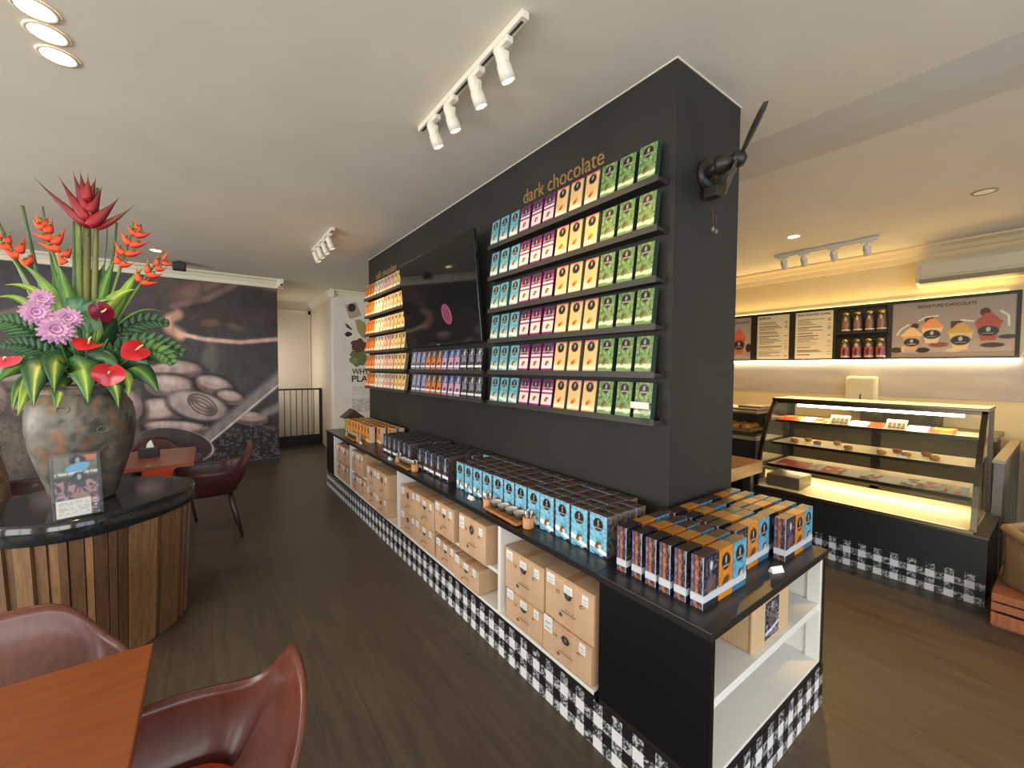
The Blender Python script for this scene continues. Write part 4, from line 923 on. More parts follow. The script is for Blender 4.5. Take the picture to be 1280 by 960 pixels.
part(t, 'cover', SATIN, MB().box(6.27, WX, 1.345, 1.64, 1.1, 1.43, (216, 206, 176), bev=.03)); part(t, 'slot', SATIN, MB().box(6.266, 6.272, 1.485, 1.497, 1.15, 1.22, (60, 54, 44))); part(t, 'paper_mouth', SATIN, MB().box(6.275, 6.36, 1.38, 1.6, 1.09, 1.1, (70, 64, 56)))

t = thing('rear_counter', 'dark back counter with steel top along the menu wall behind the chiller', 'counter', (6.05, 1.2, 0))
part(t, 'counter_body', SATIN, MB().box(5.75, 6.39, .4, 3.2, 0, .86, (92, 82, 66))); part(t, 'counter_top', METAL, MB().box(5.72, 6.39, .38, 3.2, .86, .9, (120, 112, 98)))
t = thing('espresso_machine', 'dark coffee machine on the back counter seen through the chiller glass', 'coffee machine', (6.1, 1.15, .9))  # plain dark box, added to make the view behind the glass darker
part(t, 'machine_body', SATIN, MB().box(5.9, 6.35, .8, 1.4, .93, 1.1, (70, 64, 56), bev=.01)); part(t, 'drip_tray', METAL, MB().box(5.82, 6.35, .8, 1.4, .9, .93, (110, 104, 94)))

# ------------------------------------------------------------------ goods at the right edge
t = thing('side_partition', 'grey standing end panel just right of the chiller', 'partition', (5.2, .3, 0))
part(t, 'panel', SATIN, MB().box(4.62, 6.2, .268, .318, 0, .83, (104, 104, 100), bev=.003)); part(t, 'cap', SATIN, MB().box(4.61, 6.2, .262, .324, .83, .85, (150, 140, 118)))
t = thing('serving_table', 'black table edge at the far right behind the sacks', 'table', (5.6, -.2, 0))
part(t, 'table_top', SATIN, MB().box(5.1, 6.3, -.8, .2, .8, .85, (38, 38, 42), bev=.004))
for x in (5.16, 6.24):
    for y in (-.74, .14): part(t, 'leg', SATIN, MB().box(x-.025, x+.025, y-.025, y+.025, 0, .8, (40, 40, 42)))
t = thing('wooden_crate', 'low reddish wooden crate under the burlap sack right of the chiller', 'crate', (3.95, -.05, 0))
for i, (z0, z1) in enumerate(((.012, .085), (.1, .145), (.155, .198))):
    part(t, 'slat', WOOD, MB().box(3.69, 3.71, -.36, .238, z0, z1, (160, 96, 60), bev=.003)); part(t, 'slat', WOOD, MB().box(3.71, 4.28, .218, .238, z0, z1, (150, 90, 56), bev=.003))
part(t, 'crate_bottom', WOOD, MB().box(3.7, 4.28, -.36, .23, .0, .02, (120, 76, 48))); part(t, 'crate_top', WOOD, MB().box(3.7, 4.28, -.36, .225, .185, .2, (150, 92, 60)))
def sack(label, x, y, z, r, h, col):
    t = thing('burlap_sack', label, 'sack', (x, y, z), 0, 'burlap sacks at the right edge')
    rows = []; n = 36
    for k in range(15):
        v = k/14; rows.append([Vector(((r*(1+.06*math.sin(3*a+4*v)+.05*math.sin(7*a+2))*(1-.28*max(0, v-.72)/.28*.6)*(.86+.14*math.sin(PI*min(1, v*1.3))))*math.cos(a)*1.0, r*(1+.06*math.sin(2*a+3*v)+.04*math.sin(5*a))*(1-.2*max(0, v-.72))*math.sin(a), h*v)) for a in np.linspace(0, 2*PI, n+1)])
    MB().sheet(rows, col, thick=.006).obj('sack_body', CLOTH, t)
    MB().tube([Vector((r*.93*math.cos(a)*(1+.05*math.sin(3*a)), r*.98*math.sin(a), h*(.97+.03*math.sin(4*a)))) for a in np.linspace(0, 2*PI, 28)], .028, tuple(np.array(col)*1.08), 8, cap=False).obj('rolled_rim', CLOTH, t)
    MB().lathe([(r*.9, h*.82), (r*.5, h*.88), (.001, h*.9)], (84, 60, 40), 20, caps=False).obj('cocoa_beans', MATTE, t)
sack('open burlap sack with rolled rim standing on the wooden crate', 3.95, -.02, .203, .23, .34, (150, 126, 90))
t = thing('kraft_sack', 'brown sack standing behind the burlap sack at the right edge', 'sack', (4.65, -.02, 0)); MB().box(-.2, .2, -.2, .18, 0, .66, (164, 116, 76), bev=.04).obj('bag', KRAFT, t); MB().box(-.19, .19, -.19, .17, .65, .7, (130, 92, 60), bev=.02).obj('folded_top', KRAFT, t)

# ------------------------------------------------------------------ wall fan on the pillar
t = thing('wall_fan', 'black bladed wall fan mounted high on the pillar end', 'fan', (1.93, PY0, 2.42))
FB = (38, 36, 32)
MB().lathe([(.075, 0), (.075, .012), (.06, .03), (.001, .034)], FB, 24, R=Matrix.Rotation(PI/2, 3, 'X')).obj('base_plate', SATIN, t)
org = Vector((1.93, PY0, 2.42)); hub = at(923, 199, 1, .9)-org; tail = at(893, 209, 1, .985)-org; ax = (hub-tail).normalized(); q = ax.to_track_quat('Z', 'Y').to_matrix(); LL = (hub-tail).length
MB().tube([(0, -.01, 0), tail*.6, tail+ax*.03], [.034, .026, .022], FB, 10).obj('arm', SATIN, t)
MB().lathe([(.02, 0), (.038, .006), (.042, .03), (.042, LL-.05), (.034, LL-.02), (.001, LL-.02)], FB, 20, c=tail, R=q).obj('motor', SATIN, t)
vw = (org+hub-Vector(CP)).normalized(); L_ = (at(943, 156, 1, .9)-at(908, 230, 1, .9)); L_ = (L_-vw*L_.dot(vw)).normalized(); nn_ = vw.cross(L_); nn_ = nn_ if nn_.dot(ax) > 0 else -nn_
qq = nn_.to_track_quat('Z', 'Y').to_matrix()
MB().lathe([(.024, -.03), (.034, -.02), (.036, .01), (.02, .03), (.001, .032)], (30, 28, 26), 16, c=hub, R=qq).obj('hub', SATIN, t)
for k in range(3):
    a = 2*PI*k/3; sd = nn_.cross(L_); e1 = L_*math.cos(a)+sd*math.sin(a); e2 = nn_.cross(e1)
    rows = [[hub+e1*r+e2*(w_*wd)+nn_*(w_*wd*.22) for w_ in (-1, -.4, .4, 1)] for r, wd in ((.02, .018), (.06, .036), (.12, .05), (.18, .05), (.215, .03))]
    MB().sheet(rows, (58, 54, 48), thick=.004).obj('blade', SATIN, t)
MB().box(-.055, -.0, -.09, -.02, -.125, -.075, FB, bev=.006).obj('switch_box', SATIN, t)
for dx, L in ((-.015, .15), (.012, .155)):
    c = MB().tube([(dx-.02, -.06, -.12), (dx-.02, -.062, -.12-L)], .0022, (70, 52, 40), 6); c.ball((dx-.02, -.062, -.12-L), (.008, .008, .012), (120, 112, 96), 8, 6); c.obj('pull_cord', SATIN, t)

# ------------------------------------------------------------------ ceiling lights
LAMP = EM('lamp_face', (255, 246, 226), 14); LAMPW = EM('lamp_face_warm', (255, 232, 186), 18); TW = (226, 220, 206)
def track(x, ya, yb, heads, tgtx, label, grp, hz, on=True, big=1.0):
    t = thing('track_light', label, 'track light', (x, (ya+yb)/2, CE), 0, grp)
    MB().box(-.017, .017, ya-(ya+yb)/2, yb-(ya+yb)/2, -.03, -.001, TW, bev=.002).obj('track_rail', SATIN, t)
    MB().box(-.006, .006, ya-(ya+yb)/2+.02, yb-(ya+yb)/2-.02, -.0315, -.0295, (60, 56, 50)).obj('track_slot', SATIN, t)
    for yh in heads:
        y = yh-(ya+yb)/2
        h_ = MB().box(-.016, .016, y-.05, y+.05, -.055, -.03, TW, bev=.003); h_ = h_.obj('lamp_adapter', SATIN, t)
        d = Vector((tgtx-x, 0, -hz)).normalized(); p0 = Vector((.0, y, -.055)); p1 = Vector((0, y, -.1)); q = d.to_track_quat('Z', 'Y').to_matrix()
        MB().tube([p0, p1], .007, TW, 8).box(-.008, .008, y-.032, y-.026, -.12, -.08, TW).box(-.008, .008, y+.026, y+.032, -.12, -.08, TW).obj('yoke', SATIN, h_)
        c = p1+Vector((0, 0, -.01))-d*.03
        MB().lathe([(.018, -.02), (.024, -.012), (.026, .03), (.0265, .032), (.0265, .036), (.03, .038), (.032, .1), (.0285, .1), (.026, .06)], TW, 20, c=c, R=q, caps=False).lathe([(.018, -.02), (.001, -.021)], TW, 20, c=c, R=q, caps=False).obj('lamp_head', SATIN, h_)
        MB().lathe([(.028, .092), (.001, .094)], (255, 250, 235), 20, c=c, R=q, caps=False).obj('lamp_lens', LAMP if on else SATIN, h_)
    return t
track(1.0, 1.28, 2.24, (1.43, 1.64, 1.88, 2.07), 1.68, 'white track light with four spots over the dark chocolate rack', 'ceiling track lights', 1.5)
track(1.01, 4.31, 5.25, (4.46, 4.68, 4.9, 5.1), 1.68, 'white track light with four spots over the milk chocolate rack', 'ceiling track lights', 1.5)
track(5.5, 1.2, 2.16, (1.3, 1.58, 1.86, 2.06), 6.3, 'white track light with four unlit spots before the menu wall', 'ceiling track lights', .9, on=False)
def downlight(x, y, label, on=True, r=.05, cat='downlight'):
    t = thing('downlight', label, cat, (x, y, CE), 0, 'recessed downlights')
    MB().lathe([(r+.012, -.001), (r+.01, -.006), (r, -.006), (r-.003, -.002)], TW if on else (150, 140, 116), 28, caps=False).obj('trim_ring', SATIN, t)
    MB().lathe([(r-.001, -.003), (.001, -.004)], (255, 245, 225), 28, caps=False).obj('lamp_face', LAMPW if on else SATIN, t)
for y, nm in ((2.40, 'nearest'), (2.545, 'middle'), (2.70, 'farthest')): downlight(-.505, y, '%s of three glowing downlights in a row at the top left' % nm, r=.056)
downlight(-.458, 6.44, 'glowing downlight near the mural, behind the orange flowers')
downlight(4.847, 1.734, 'glowing downlight in the ceiling between pillar and menu wall')
downlight(4.783, .44, 'unlit round downlight in the ceiling before the air conditioner', on=False, r=.06)
o = MB().box(-.07, .07, -.06, .06, -.12, -.02, (34, 32, 34), bev=.012).box(-.02, .02, -.02, .02, -.02, 0, (34, 32, 34)).obj('loudspeaker', SATIN, None, (-.265, 6.9, CE)); tag(o, 'small black loudspeaker hung from the ceiling before the mural', 'loudspeaker')
t = thing('security_camera', 'white dome security camera at the end of the mural moulding', 'security camera', (.95, 7.34, 2.79))
MB().ball((0, 0, 0), (.04, .04, .04), (226, 222, 212), 16, 10).box(-.03, .03, -.03, .03, .02, .075, (226, 222, 212)).obj('housing', SATIN, t); MB().ball((0, -.03, -.012), (.018, .018, .018), (20, 20, 22), 10, 8).obj('lens', GLOSS, t)

# ------------------------------------------------------------------ wall graphics on the white pier
t = thing('wall_graphic', 'printed plant graphic with the words WHY PLA on the white pier', 'wall graphic', (2.2, 7.75, 1.5))
WY = 7.748
def dec(name, poly, col, d=.002): part(t, name, CARD, MB().prism([tuple((lambda p: (p.x, p.z))(Yp(330+x/6.857, 340+y/6.857, WY))) for x, y in poly], d, col, (0, WY, 0), (1, 0, 0), (0, 0, 1), (0, -1, 0)))
dec('bar_picture', [(690, 285), (790, 255), (835, 375), (735, 403)], (176, 160, 140)); dec('bar_emblem', [(752+34*math.cos(a), 306+36*math.sin(a)) for a in np.linspace(0, 2*PI, 20)[:-1]], (46, 42, 52), .004)
dec('leaf_picture', [(692, 440), (712, 445), (740, 470), (762, 500), (738, 492), (708, 474)], (84, 82, 58)); dec('bean_picture', [(690, 530), (712, 512), (735, 514), (758, 528), (748, 545), (718, 556), (700, 548)], (40, 30, 28))
dec('leaf_picture', [(780, 410), (820, 405), (870, 440), (880, 520), (872, 575), (840, 560), (810, 520), (800, 500)], (160, 150, 96))
def blob(cx_, cy_, rx, ry, s): return [(cx_+rx*(1+.14*math.sin(5*a+s)+.08*math.sin(11*a))*math.cos(a), cy_+ry*(1+.14*math.cos(6*a+s))*math.sin(a)) for a in np.linspace(0, 2*PI, 40)[:-1]]
dec('bush_picture', blob(810, 738, 78, 70, 1), (92, 112, 56)); dec('bush_picture', blob(812, 632, 66, 58, 2), (86, 52, 40), .003); dec('bush_picture', blob(775, 760, 30, 28, 4), (118, 138, 76), .003)
kk = newmat('black_letter')[0]; kk.node_tree.nodes['Principled BSDF'].inputs['Base Color'].default_value = (*lin((34, 32, 32)), 1)
p = Yp(330+755/6.857, 340+878/6.857, WY); text('lettering', 'WHY', t, kk, (1, 0, 0), (0, 0, 1), (p.x, WY-.002, p.z), .105, .3, .001, .014)
p = Yp(330+752/6.857, 340+942/6.857, WY); text('lettering', 'PLA', t, kk, (1, 0, 0), (0, 0, 1), (p.x, WY-.002, p.z), .115, .29, .001, .02)
def para(u, v):
    a = Art(u, v, (222, 219, 212)); a.put(((v*34 % 1) < .5)*((fbm(u*34, np.floor(v*34)*3.7, 3, 1) > .34))*(np.abs(v-.62) > .03)*.7, (120, 116, 110)); return a
part(t, 'small_print', CARD, MB().panel((2.11, WY, .69), (.5, 0, 0), (0, 0, .47), 90, 102, para).box(2.11, 2.61, WY+.0005, WY+.002, .69, 1.16, (222, 219, 212)))

# ------------------------------------------------------------------ lamp light
WARM = (255, 206, 124)
for y, ty in ((1.43, 1.35), (1.64, 1.6), (1.88, 1.9), (2.07, 2.2)): spot('track_spot', (1.06, y, CE-.2), (1.66, ty, 1.98), 15, WARM, 52, .8)
for y, ty in ((4.46, 4.3), (4.68, 4.55), (4.9, 4.8), (5.1, 5.05)): spot('track_spot', (1.07, y, CE-.2), (1.66, ty, 2.0), 26, WARM, 52, .8)
for x, y, e, a in ((-.505, 2.4, 14, 100), (-.505, 2.545, 14, 100), (-.505, 2.7, 14, 100), (-.458, 6.44, 20, 130), (4.847, 1.734, 110, 150), (4.8, -.9, 90, 150), (4.8, 4.2, 70, 150), (3.1, -.15, 190, 36)):
    spot('downlight_beam', (x, y, CE-.015), (x-(.42 if y == -.15 else 0), y+(.78 if y == -.15 else 0), 0), e, (255, 200, 116) if x > 3 else (255, 226, 176), a, .5, .05)
area('chiller_glow', (4.41, 1.0, 1.165), (0, 0, 0), .03, 1.1, 5, (255, 234, 190))
area('deck_glow', (4.4, 1.0, .618), (0, 0, 0), .1, 1.15, 6, (255, 232, 176))  # light added under the lowest shelf to brighten the deck
area('strip_glow', (6.32, 1.85, 1.598), (0, math.radians(62), 0), .03, 3.0, 20, (255, 208, 132))
area('cove_glow', (6.34, 1.85, 2.31), (0, math.radians(148), 0), .05, 3.0, 10, (255, 206, 120))  # added warm uplight from the unseen strip on top of the boards
# ------------------------------------------------------------------ round counter with granite top
CTR = Vector((-.5, 3.18, 0))
RIM = [(-.765, 2.80), (-.63, 2.745), (-.5, 2.735), (-.37, 2.80), (-.284, 2.87), (-.175, 2.99), (-.10, 3.12), (-.068, 3.23), (-.079, 3.33), (-.158, 3.45), (-.245, 3.54), (-.44, 3.64), (-.62, 3.62), (-.76, 3.53), (-.87, 3.38), (-.93, 3.2), (-.91, 3.0), (-.85, 2.88)]
ang = sorted([(math.atan2(y-CTR.y, x-CTR.x), math.hypot(x-CTR.x, y-CTR.y)) for x, y in RIM])
aa = np.array([a for a, r in ang]); rr_ = np.array([r for a, r in ang]); aa = np.concatenate([aa-2*PI, aa, aa+2*PI]); rr_ = np.tile(rr_, 3)
def rimr(a):
    k = np.linspace(-.22, .22, 9); return float(np.mean(np.interp(a+k, aa, rr_)))
TH = np.linspace(-PI, PI, 73)[:-1]
t = thing('flower_counter', 'round counter with black granite top and vertical wood slats at left', 'counter', CTR)
m = MB(); prof = [(.0, .692), (-.004, .688), (-.03, .685)]
rows = []
for d, z in ((-.06, .685), (-.004, .685), (0, .69), (0, .772), (-.006, .78), (-.012, .782)):
    rows.append([Vector((math.cos(a)*(rimr(a)+d), math.sin(a)*(rimr(a)+d), z)) for a in np.append(TH, TH[0])])
m.sheet(rows, (30, 31, 33), smooth=True)
m.add([rows[-1][i] for i in range(72)], [tuple(range(72))], (40, 40, 42)); m.add([rows[0][i] for i in range(72)], [tuple(range(71, -1, -1))], (30, 31, 33))
m.obj('granite_top', GRANITE, t)
m = MB(); a = -PI; rs = random.Random(5)
while a < PI-.02:
    da = rs.uniform(.07, .15); b = min(PI, a+da); off = rs.choice((-.012, -.004, .008, .014)); f = rs.uniform(.72, 1.1)
    c = np.array(rs.choice(((132, 96, 62), (110, 78, 48), (146, 108, 70), (96, 64, 40))))*f
    P = []
    for z, sc in ((0, -.065), (.683, -.03)):
        P.append([(math.cos(q)*(rimr(q)+sc+off), math.sin(q)*(rimr(q)+sc+off), z) for q in np.linspace(a+.004, b-.004, 4)]+[(math.cos(q)*(rimr(q)+sc-.03), math.sin(q)*(rimr(q)+sc-.03), z) for q in np.linspace(b-.004, a+.004, 4)])
    V_ = P[0]+P[1]; F_ = [(i, (i+1) % 8, 8+(i+1) % 8, 8+i) for i in range(8)]+[tuple(range(8, 16))]
    m.add(V_, F_, c); a = b
m.obj('slat_base', WOOD, t)
# stoneware vase
t = thing('vase', 'big mottled grey brown stoneware vase on the round counter', 'vase', (-.545, 3.17, .782))
pr = [(.1, 0), (.118, .004), (.135, .05), (.158, .13), (.183, .22), (.203, .31), (.213, .39), (.212, .46), (.2, .52), (.178, .56), (.166, .575), (.17, .6), (.18, .612), (.172, .616), (.155, .6), (.15, .56), (.14, .5)]
cols = []
n = 64
pr = [(float(np.interp(k, range(len(pr)), [p[0] for p in pr])), float(np.interp(k, range(len(pr)), [p[1] for p in pr]))) for k in np.linspace(0, len(pr)-1, 65)]
for r, z in pr:
    for k in range(n):
        q = 2*PI*k/n; f = fbm(np.array(math.cos(q)*3+5), np.array(z*7+math.sin(q)*3), 3, 3); g = fbm(np.array(math.cos(q)*5+9), np.array(z*11+math.sin(q)*5), 12, 2)
        c = np.array((88, 84, 74))*(.7+.6*f)
        if g > .66: c = np.array((112, 84, 62))*(.8+.3*f)
        if g < .34: c = np.array((60, 57, 50))
        cols.append(c)
MB().lathe(pr, np.array(cols), n, caps=False).obj('vase_body', STONE, t)
MB().lathe([(.145, .54), (.001, .56)], (40, 34, 26), 24, caps=False).obj('foam', MATTE, t)
o = MB().lathe([(.04, 0), (.043, .006), (.034, .012), (.03, .014)], (92, 90, 80), 16, caps=False).obj('x', STONE); bpy.data.objects.remove(o)
for q, z in ((-1.75, .5), (-1.05, .39)):
    e1 = Vector((math.cos(q), math.sin(q), 0)); c = e1*(.21 if z < .45 else .203)+Vector((0, 0, z))
    MB().tube([c+Vector((-math.sin(q), math.cos(q), 0))*.024*math.cos(w)+Vector((0, 0, .017*math.sin(w))) for w in np.linspace(0, 2*PI, 16)], .005, (96, 92, 80), 6, cap=False).obj('lug', STONE, t)

# ------------------------------------------------------------------ flowers
VY = 3.17
def fp(x, y, d=0): return Yp(x, y, VY+d)
GRP = 'leaves in the big vase'
def bez(p0, p1, p2, n): return [p0*(1-s)**2+p1*2*s*(1-s)+p2*s*s for s in np.linspace(0, 1, n)]
def blade(mb, base, ctrl, tip, w, edge, mid, fold=.25, twist=0, shape=.8, n=13, wave_=0):
    pts = bez(base, ctrl, tip, n); view = Vector((0, 0, H))
    rows, cols = [], []
    for i, p in enumerate(pts):
        tg = (pts[min(i+1, n-1)]-pts[max(i-1, 0)]).normalized(); vd = (view-p).normalized()
        sd = tg.cross(vd); sd = sd.normalized() if sd.length > 1e-4 else Vector((1, 0, 0)); nn = sd.cross(tg)
        sd = sd*math.cos(twist)+nn*math.sin(twist); nn = sd.cross(tg)
        s = i/(n-1); ww = w*max(.02, math.sin(PI*min(1, .06+s*.94)**shape))*(1 if s < .97 else .4)
        rows.append([p+sd*ww*k-nn*ww*fold*abs(k)+nn*wave_*ww*math.sin(s*14)*abs(k) for k in (-1, -.6, -.22, 0, .22, .6, 1)])
        e, m_ = np.array(edge, float), np.array(mid, float)
        j = .9+.2*random.random()
        cols.append([e*j, e*.92*j, e*.6+m_*.4, m_*j, e*.6+m_*.4, e*.92*j, e*j])
    mb.sheet(rows, np.array(cols).reshape(-1, 3), thick=.0015); return mb
DG, LG, YG, MG = (40, 84, 44), (120, 160, 56), (196, 202, 84), (66, 112, 54)
core = (100, 492)
def leaf(label, b, c, tp, w, edge, mid, d=(-.02, -.12, -.2), shape=.8, tw=0, name='dracaena_leaf', fold=.25, wave_=0):
    o = blade(MB(), fp(*b, d[0]), fp(*c, d[1]), fp(*tp, d[2]), w, edge, mid, fold, tw, shape, wave_=wave_).obj(name, LEAF); return tag(o, label, 'leaf', GRP)
# drooping striped leaves
leaf('striped leaf hanging over the vase rim at far left', (80, 480), (45, 440), (22, 520), 0.046, LG, YG)
leaf('narrow striped leaf hanging at left beside the wide striped one', (80, 476), (20, 455), (16, 515), 0.034, MG, YG, (0, -.08, -.16))
leaf('broad dark leaf arching out of the left photo edge', (85, 470), (35, 435), (-4, 478), 0.053, MG, LG)
leaf('wide green and yellow striped leaf hanging over the vase, left of center', (70, 470), (42, 425), (42, 510), 0.065, DG, (210, 214, 110), (-.04, -.16, -.22))
leaf('dark leaf with yellow stripe hanging beside the wide striped leaf', (85, 468), (66, 420), (68, 492), 0.059, DG, YG, (-.04, -.14, -.2))
leaf('short striped leaf tip below the mid-left leaves on the vase', (84, 482), (80, 470), (70, 515), 0.046, MG, YG, (-.06, -.16, -.2))
leaf('wide pale-tipped leaf hanging over the middle of the vase', (96, 472), (104, 432), (110, 505), 0.065, MG, (180, 200, 96), (-.04, -.16, -.22))
leaf('striped leaf curling down right of the vase middle', (112, 478), (146, 452), (148, 510), 0.050, DG, YG, (-.04, -.14, -.2))
leaf('thin bright leaf curling down at the right side of the vase', (122, 478), (168, 450), (160, 497), 0.031, LG, (170, 190, 90), (-.04, -.1, -.16))
leaf('long dark leaf arching to the right with a yellow tip', (122, 470), (175, 438), (199, 494), 0.062, DG, LG, (-.03, -.1, -.14))
leaf('broad dark leaf between the red anthuriums', (104, 470), (125, 430), (150, 462), 0.056, (36, 70, 42), MG, (-.06, -.12, -.14))
leaf('dark leaf behind the right anthurium', (120, 470), (160, 435), (186, 456), 0.053, (34, 66, 42), (60, 96, 56))
leaf('dark leaf low at the left behind the striped leaves', (85, 470), (40, 438), (28, 470), 0.053, (36, 70, 42), MG, (0, -.04, -.08))
for k, (lab, b, c, tp) in enumerate((('dark leaf low in the middle behind the lowest anthurium', (104, 462), (118, 430), (128, 485)), ('dark leaf behind the left chrysanthemums', (92, 460), (60, 420), (48, 440)), ('dark leaf behind the edge-on anthurium', (100, 460), (100, 410), (112, 445)),
    ('dark broad leaf at right under the right anthurium', (118, 465), (160, 445), (178, 478)), ('dark broad leaf at left under the chrysanthemums', (88, 465), (66, 440), (56, 468)), ('dark leaf rising behind the maroon anthurium', (106, 455), (132, 410), (146, 398)), ('dark leaf rising behind the pale chrysanthemum', (92, 450), (70, 400), (30, 398)))):
    leaf(lab, b, c, tp, .055, (30, 62, 36), (52, 92, 50), (.02, -.05, -.08))
# upright leaves
leaf('tall broad leaf rising left of the red heliconia stalk', (100, 455), (74, 380), (66, 318), .034, MG, LG, (-.02, -.02, .02), shape=.7)
leaf('broad leaf slanting left below the orange heliconia', (100, 445), (88, 370), (72, 330), .04, MG, LG, (-.06, -.06, -.04), shape=.8)
leaf('pale edged leaf reaching left above the chrysanthemums', (95, 440), (75, 360), (28, 330), .028, (110, 146, 70), LG, (-.05, -.06, -.06))
leaf('yellow-green leaf tip bending left beyond the chrysanthemums', (80, 420), (60, 350), (6, 356), .022, LG, YG, (-.04, -.06, -.08))
leaf('long light leaf lying far left', (80, 430), (35, 360), (-4, 372), .02, LG, (170, 196, 110), (-.04, -.06, -.08))
leaf('broad upright leaf right of the heliconia stalk', (112, 455), (118, 380), (144, 322), .04, MG, LG, (-.02, .0, .02), shape=.8)
leaf('upright leaf leaning right behind the heliconia stalk', (110, 450), (116, 370), (132, 326), .03, MG, (120, 150, 70), (.02, .04, .06))
leaf('yellow-green leaf slanting up to the right orange heliconia', (124, 440), (150, 360), (180, 334), .026, LG, (176, 190, 100), (-.02, -.02, 0))
leaf('broad curled leaf pointing right above the maroon anthurium', (118, 430), (132, 362), (170, 362), .034, LG, YG, (-.05, -.07, -.06))
leaf('light leaf curved over the maroon anthurium', (108, 430), (112, 366), (142, 376), .028, MG, (170, 196, 110), (-.06, -.1, -.1))
leaf('long thin leaf reaching right over the mural', (120, 440), (165, 370), (208, 392), .008, MG, LG, (-.02, -.02, 0))
def feather(label, b, c, tp, n, L, col, d=(-.02, -.08, -.1), w=.012, name='fern_frond'):
    P = bez(fp(*b, d[0]), fp(*c, d[1]), fp(*tp, d[2]), n+2); m = MB(); m.tube(P, .0025, (54, 84, 46), 5)
    for i in range(2, n+2):
        tg = (P[min(i+1, n+1)]-P[i-1]).normalized(); vd = (Vector((0, 0, H))-P[i]).normalized(); sd = tg.cross(vd).normalized(); f = math.sin(PI*(.25+.7*i/(n+2)))
        for s_ in (-1, 1):
            e = P[i]+(sd*s_*.8+tg*.6).normalized()*L*f
            blade(m, P[i], P[i]*.5+e*.5+Vector((0, 0, .006)), e, w, tuple(np.array(col)*random.uniform(.8, 1.15)), tuple(np.array(col)*1.25), n=6)
    return tag(m.obj(name, LEAF), label, 'leaf', GRP)
feather('feathery dark leaf spreading right of the vase mouth', (122, 460), (175, 415), (226, 440), 11, 0.094, (44, 84, 44), w=.02)
feather('feathery leaf drooping right with yellow-green tips', (122, 465), (190, 420), (214, 452), 10, 0.088, (70, 108, 50), (-.04, -.1, -.14), .02)
feather('dark frond pointing up right against the mural', (118, 455), (160, 390), (206, 404), 10, 0.083, (40, 76, 44), (0, 0, .02), .02)
feather('dark frond reaching out of the left photo edge', (88, 455), (40, 405), (4, 402), 10, 0.088, (52, 92, 52), (-.02, -.06, -.08), .02)
feather('small dark frond low at left above the striped leaves', (85, 465), (45, 425), (8, 432), 10, 0.066, (42, 80, 46), (-.04, -.08, -.1), .018)
# lobed leaf in the middle
m = MB(); c0 = fp(96, 388, -.1); ex, ey = Vector(RT), Vector((0, 0, 1)); ring_ = []
for k in range(44):
    a = 2*PI*k/44; r = .085*(.72+.28*abs(math.cos(4.5*a)))*(1.1 if math.sin(a) > 0 else .9); ring_.append(c0+ex*r*1.1*math.cos(a)+ey*r*.8*math.sin(a)+Vector((0, -.03+.06*r/.08*abs(math.cos(a)), 0)))
m.add([c0]+ring_, [(0, 1+k, 1+(k+1) % 44) for k in range(44)], [(70, 118, 84)]+[(44, 88+10*(k % 3), 58) for k in range(44)], 0, True); m.tube([fp(102, 470, -.02), fp(98, 430, -.08), c0], .003, (60, 96, 50), 6)
tag(m.obj('lobed_leaf', LEAF), 'dark lobed leaf in the middle above the chrysanthemums', 'leaf', GRP)
m = MB(); c0 = fp(112, 402, -.12); ring_ = [c0+ex*.06*math.cos(a)*(1-.2*math.sin(a))+ey*.055*math.sin(a)+Vector((0, -.02*math.sin(a), 0)) for a in np.linspace(0, 2*PI, 25)[:-1]]
m.add([c0]+ring_, [(0, 1+k, 1+(k+1) % 24) for k in range(24)], [(84, 132, 76)]+[(52, 98, 58)]*24, 0, True); m.tube([fp(106, 470, -.04), fp(110, 430, -.1), c0], .003, (60, 96, 50), 6)
tag(m.obj('heart_leaf', LEAF), 'plain green heart-shaped leaf left of the maroon anthurium', 'leaf', GRP)
# bare stems
for lab, pts, r in (('bare green stalk at left rising beside the left orange heliconia', [(78, 470), (46, 345), (28, 257)], .0105), ('bare stem tip behind the left orange heliconia', [(84, 460), (66, 330), (53, 258)], .007), ('bare brown stalk left of the red heliconia', [(96, 460), (93, 360), (93, 277)], .012),
                    ('thin upright stem right of the red heliconia', [(108, 460), (134, 340), (134, 280)], .004), ('upright stalk just left of the right orange heliconia', [(112, 460), (141, 340), (146, 278)], .008), ('slanting stalk at far left crossing the cut heliconia', [(82, 470), (34, 350), (-4, 276)], .013)):
    P = bez(*[fp(*q, .03) for q in pts], 10)
    o = MB().tube(P, [r*(1-.35*i/9) for i in range(10)], [(104-40*i/9+50*(i == 9), 118-20*i/9, 70) for i in range(10)], 8).obj('stem', LEAF); tag(o, lab, 'stem', 'bare stems in the vase')
def bract(m, base, tip, w, c1, c2, up=.25, d0=0, d1=0, cz=None):
    b, e = fp(*base, d0), fp(*tip, d1); mid = b*.45+e*.55+Vector((0, 0, -.02*up*4))
    view = Vector((0, 0, H)); P = bez(b, mid, e, 9); rows, cols = [], []
    for i, p in enumerate(P):
        tg = (P[min(i+1, 8)]-P[max(i-1, 0)]).normalized(); vd = (view-p).normalized(); sd = tg.cross(vd).normalized(); nn = sd.cross(tg); s = i/8; ww = w*.72*(1-s)**1.15*(.75+.75*math.sin(PI*s**.8))
        rows.append([p+sd*ww*k+nn*ww*.4*(1-k*k) for k in (-1, -.5, 0, .5, 1)]); q = np.array(c1)*(1-s)+np.array(c2)*s; cols.append([q*.92, q, q*1.08, q, q*.92])
    m.sheet(rows, np.array(cols).reshape(-1, 3), thick=.0015); return m
def zq(x, y): return (x/4.923, 190+y/4.923)
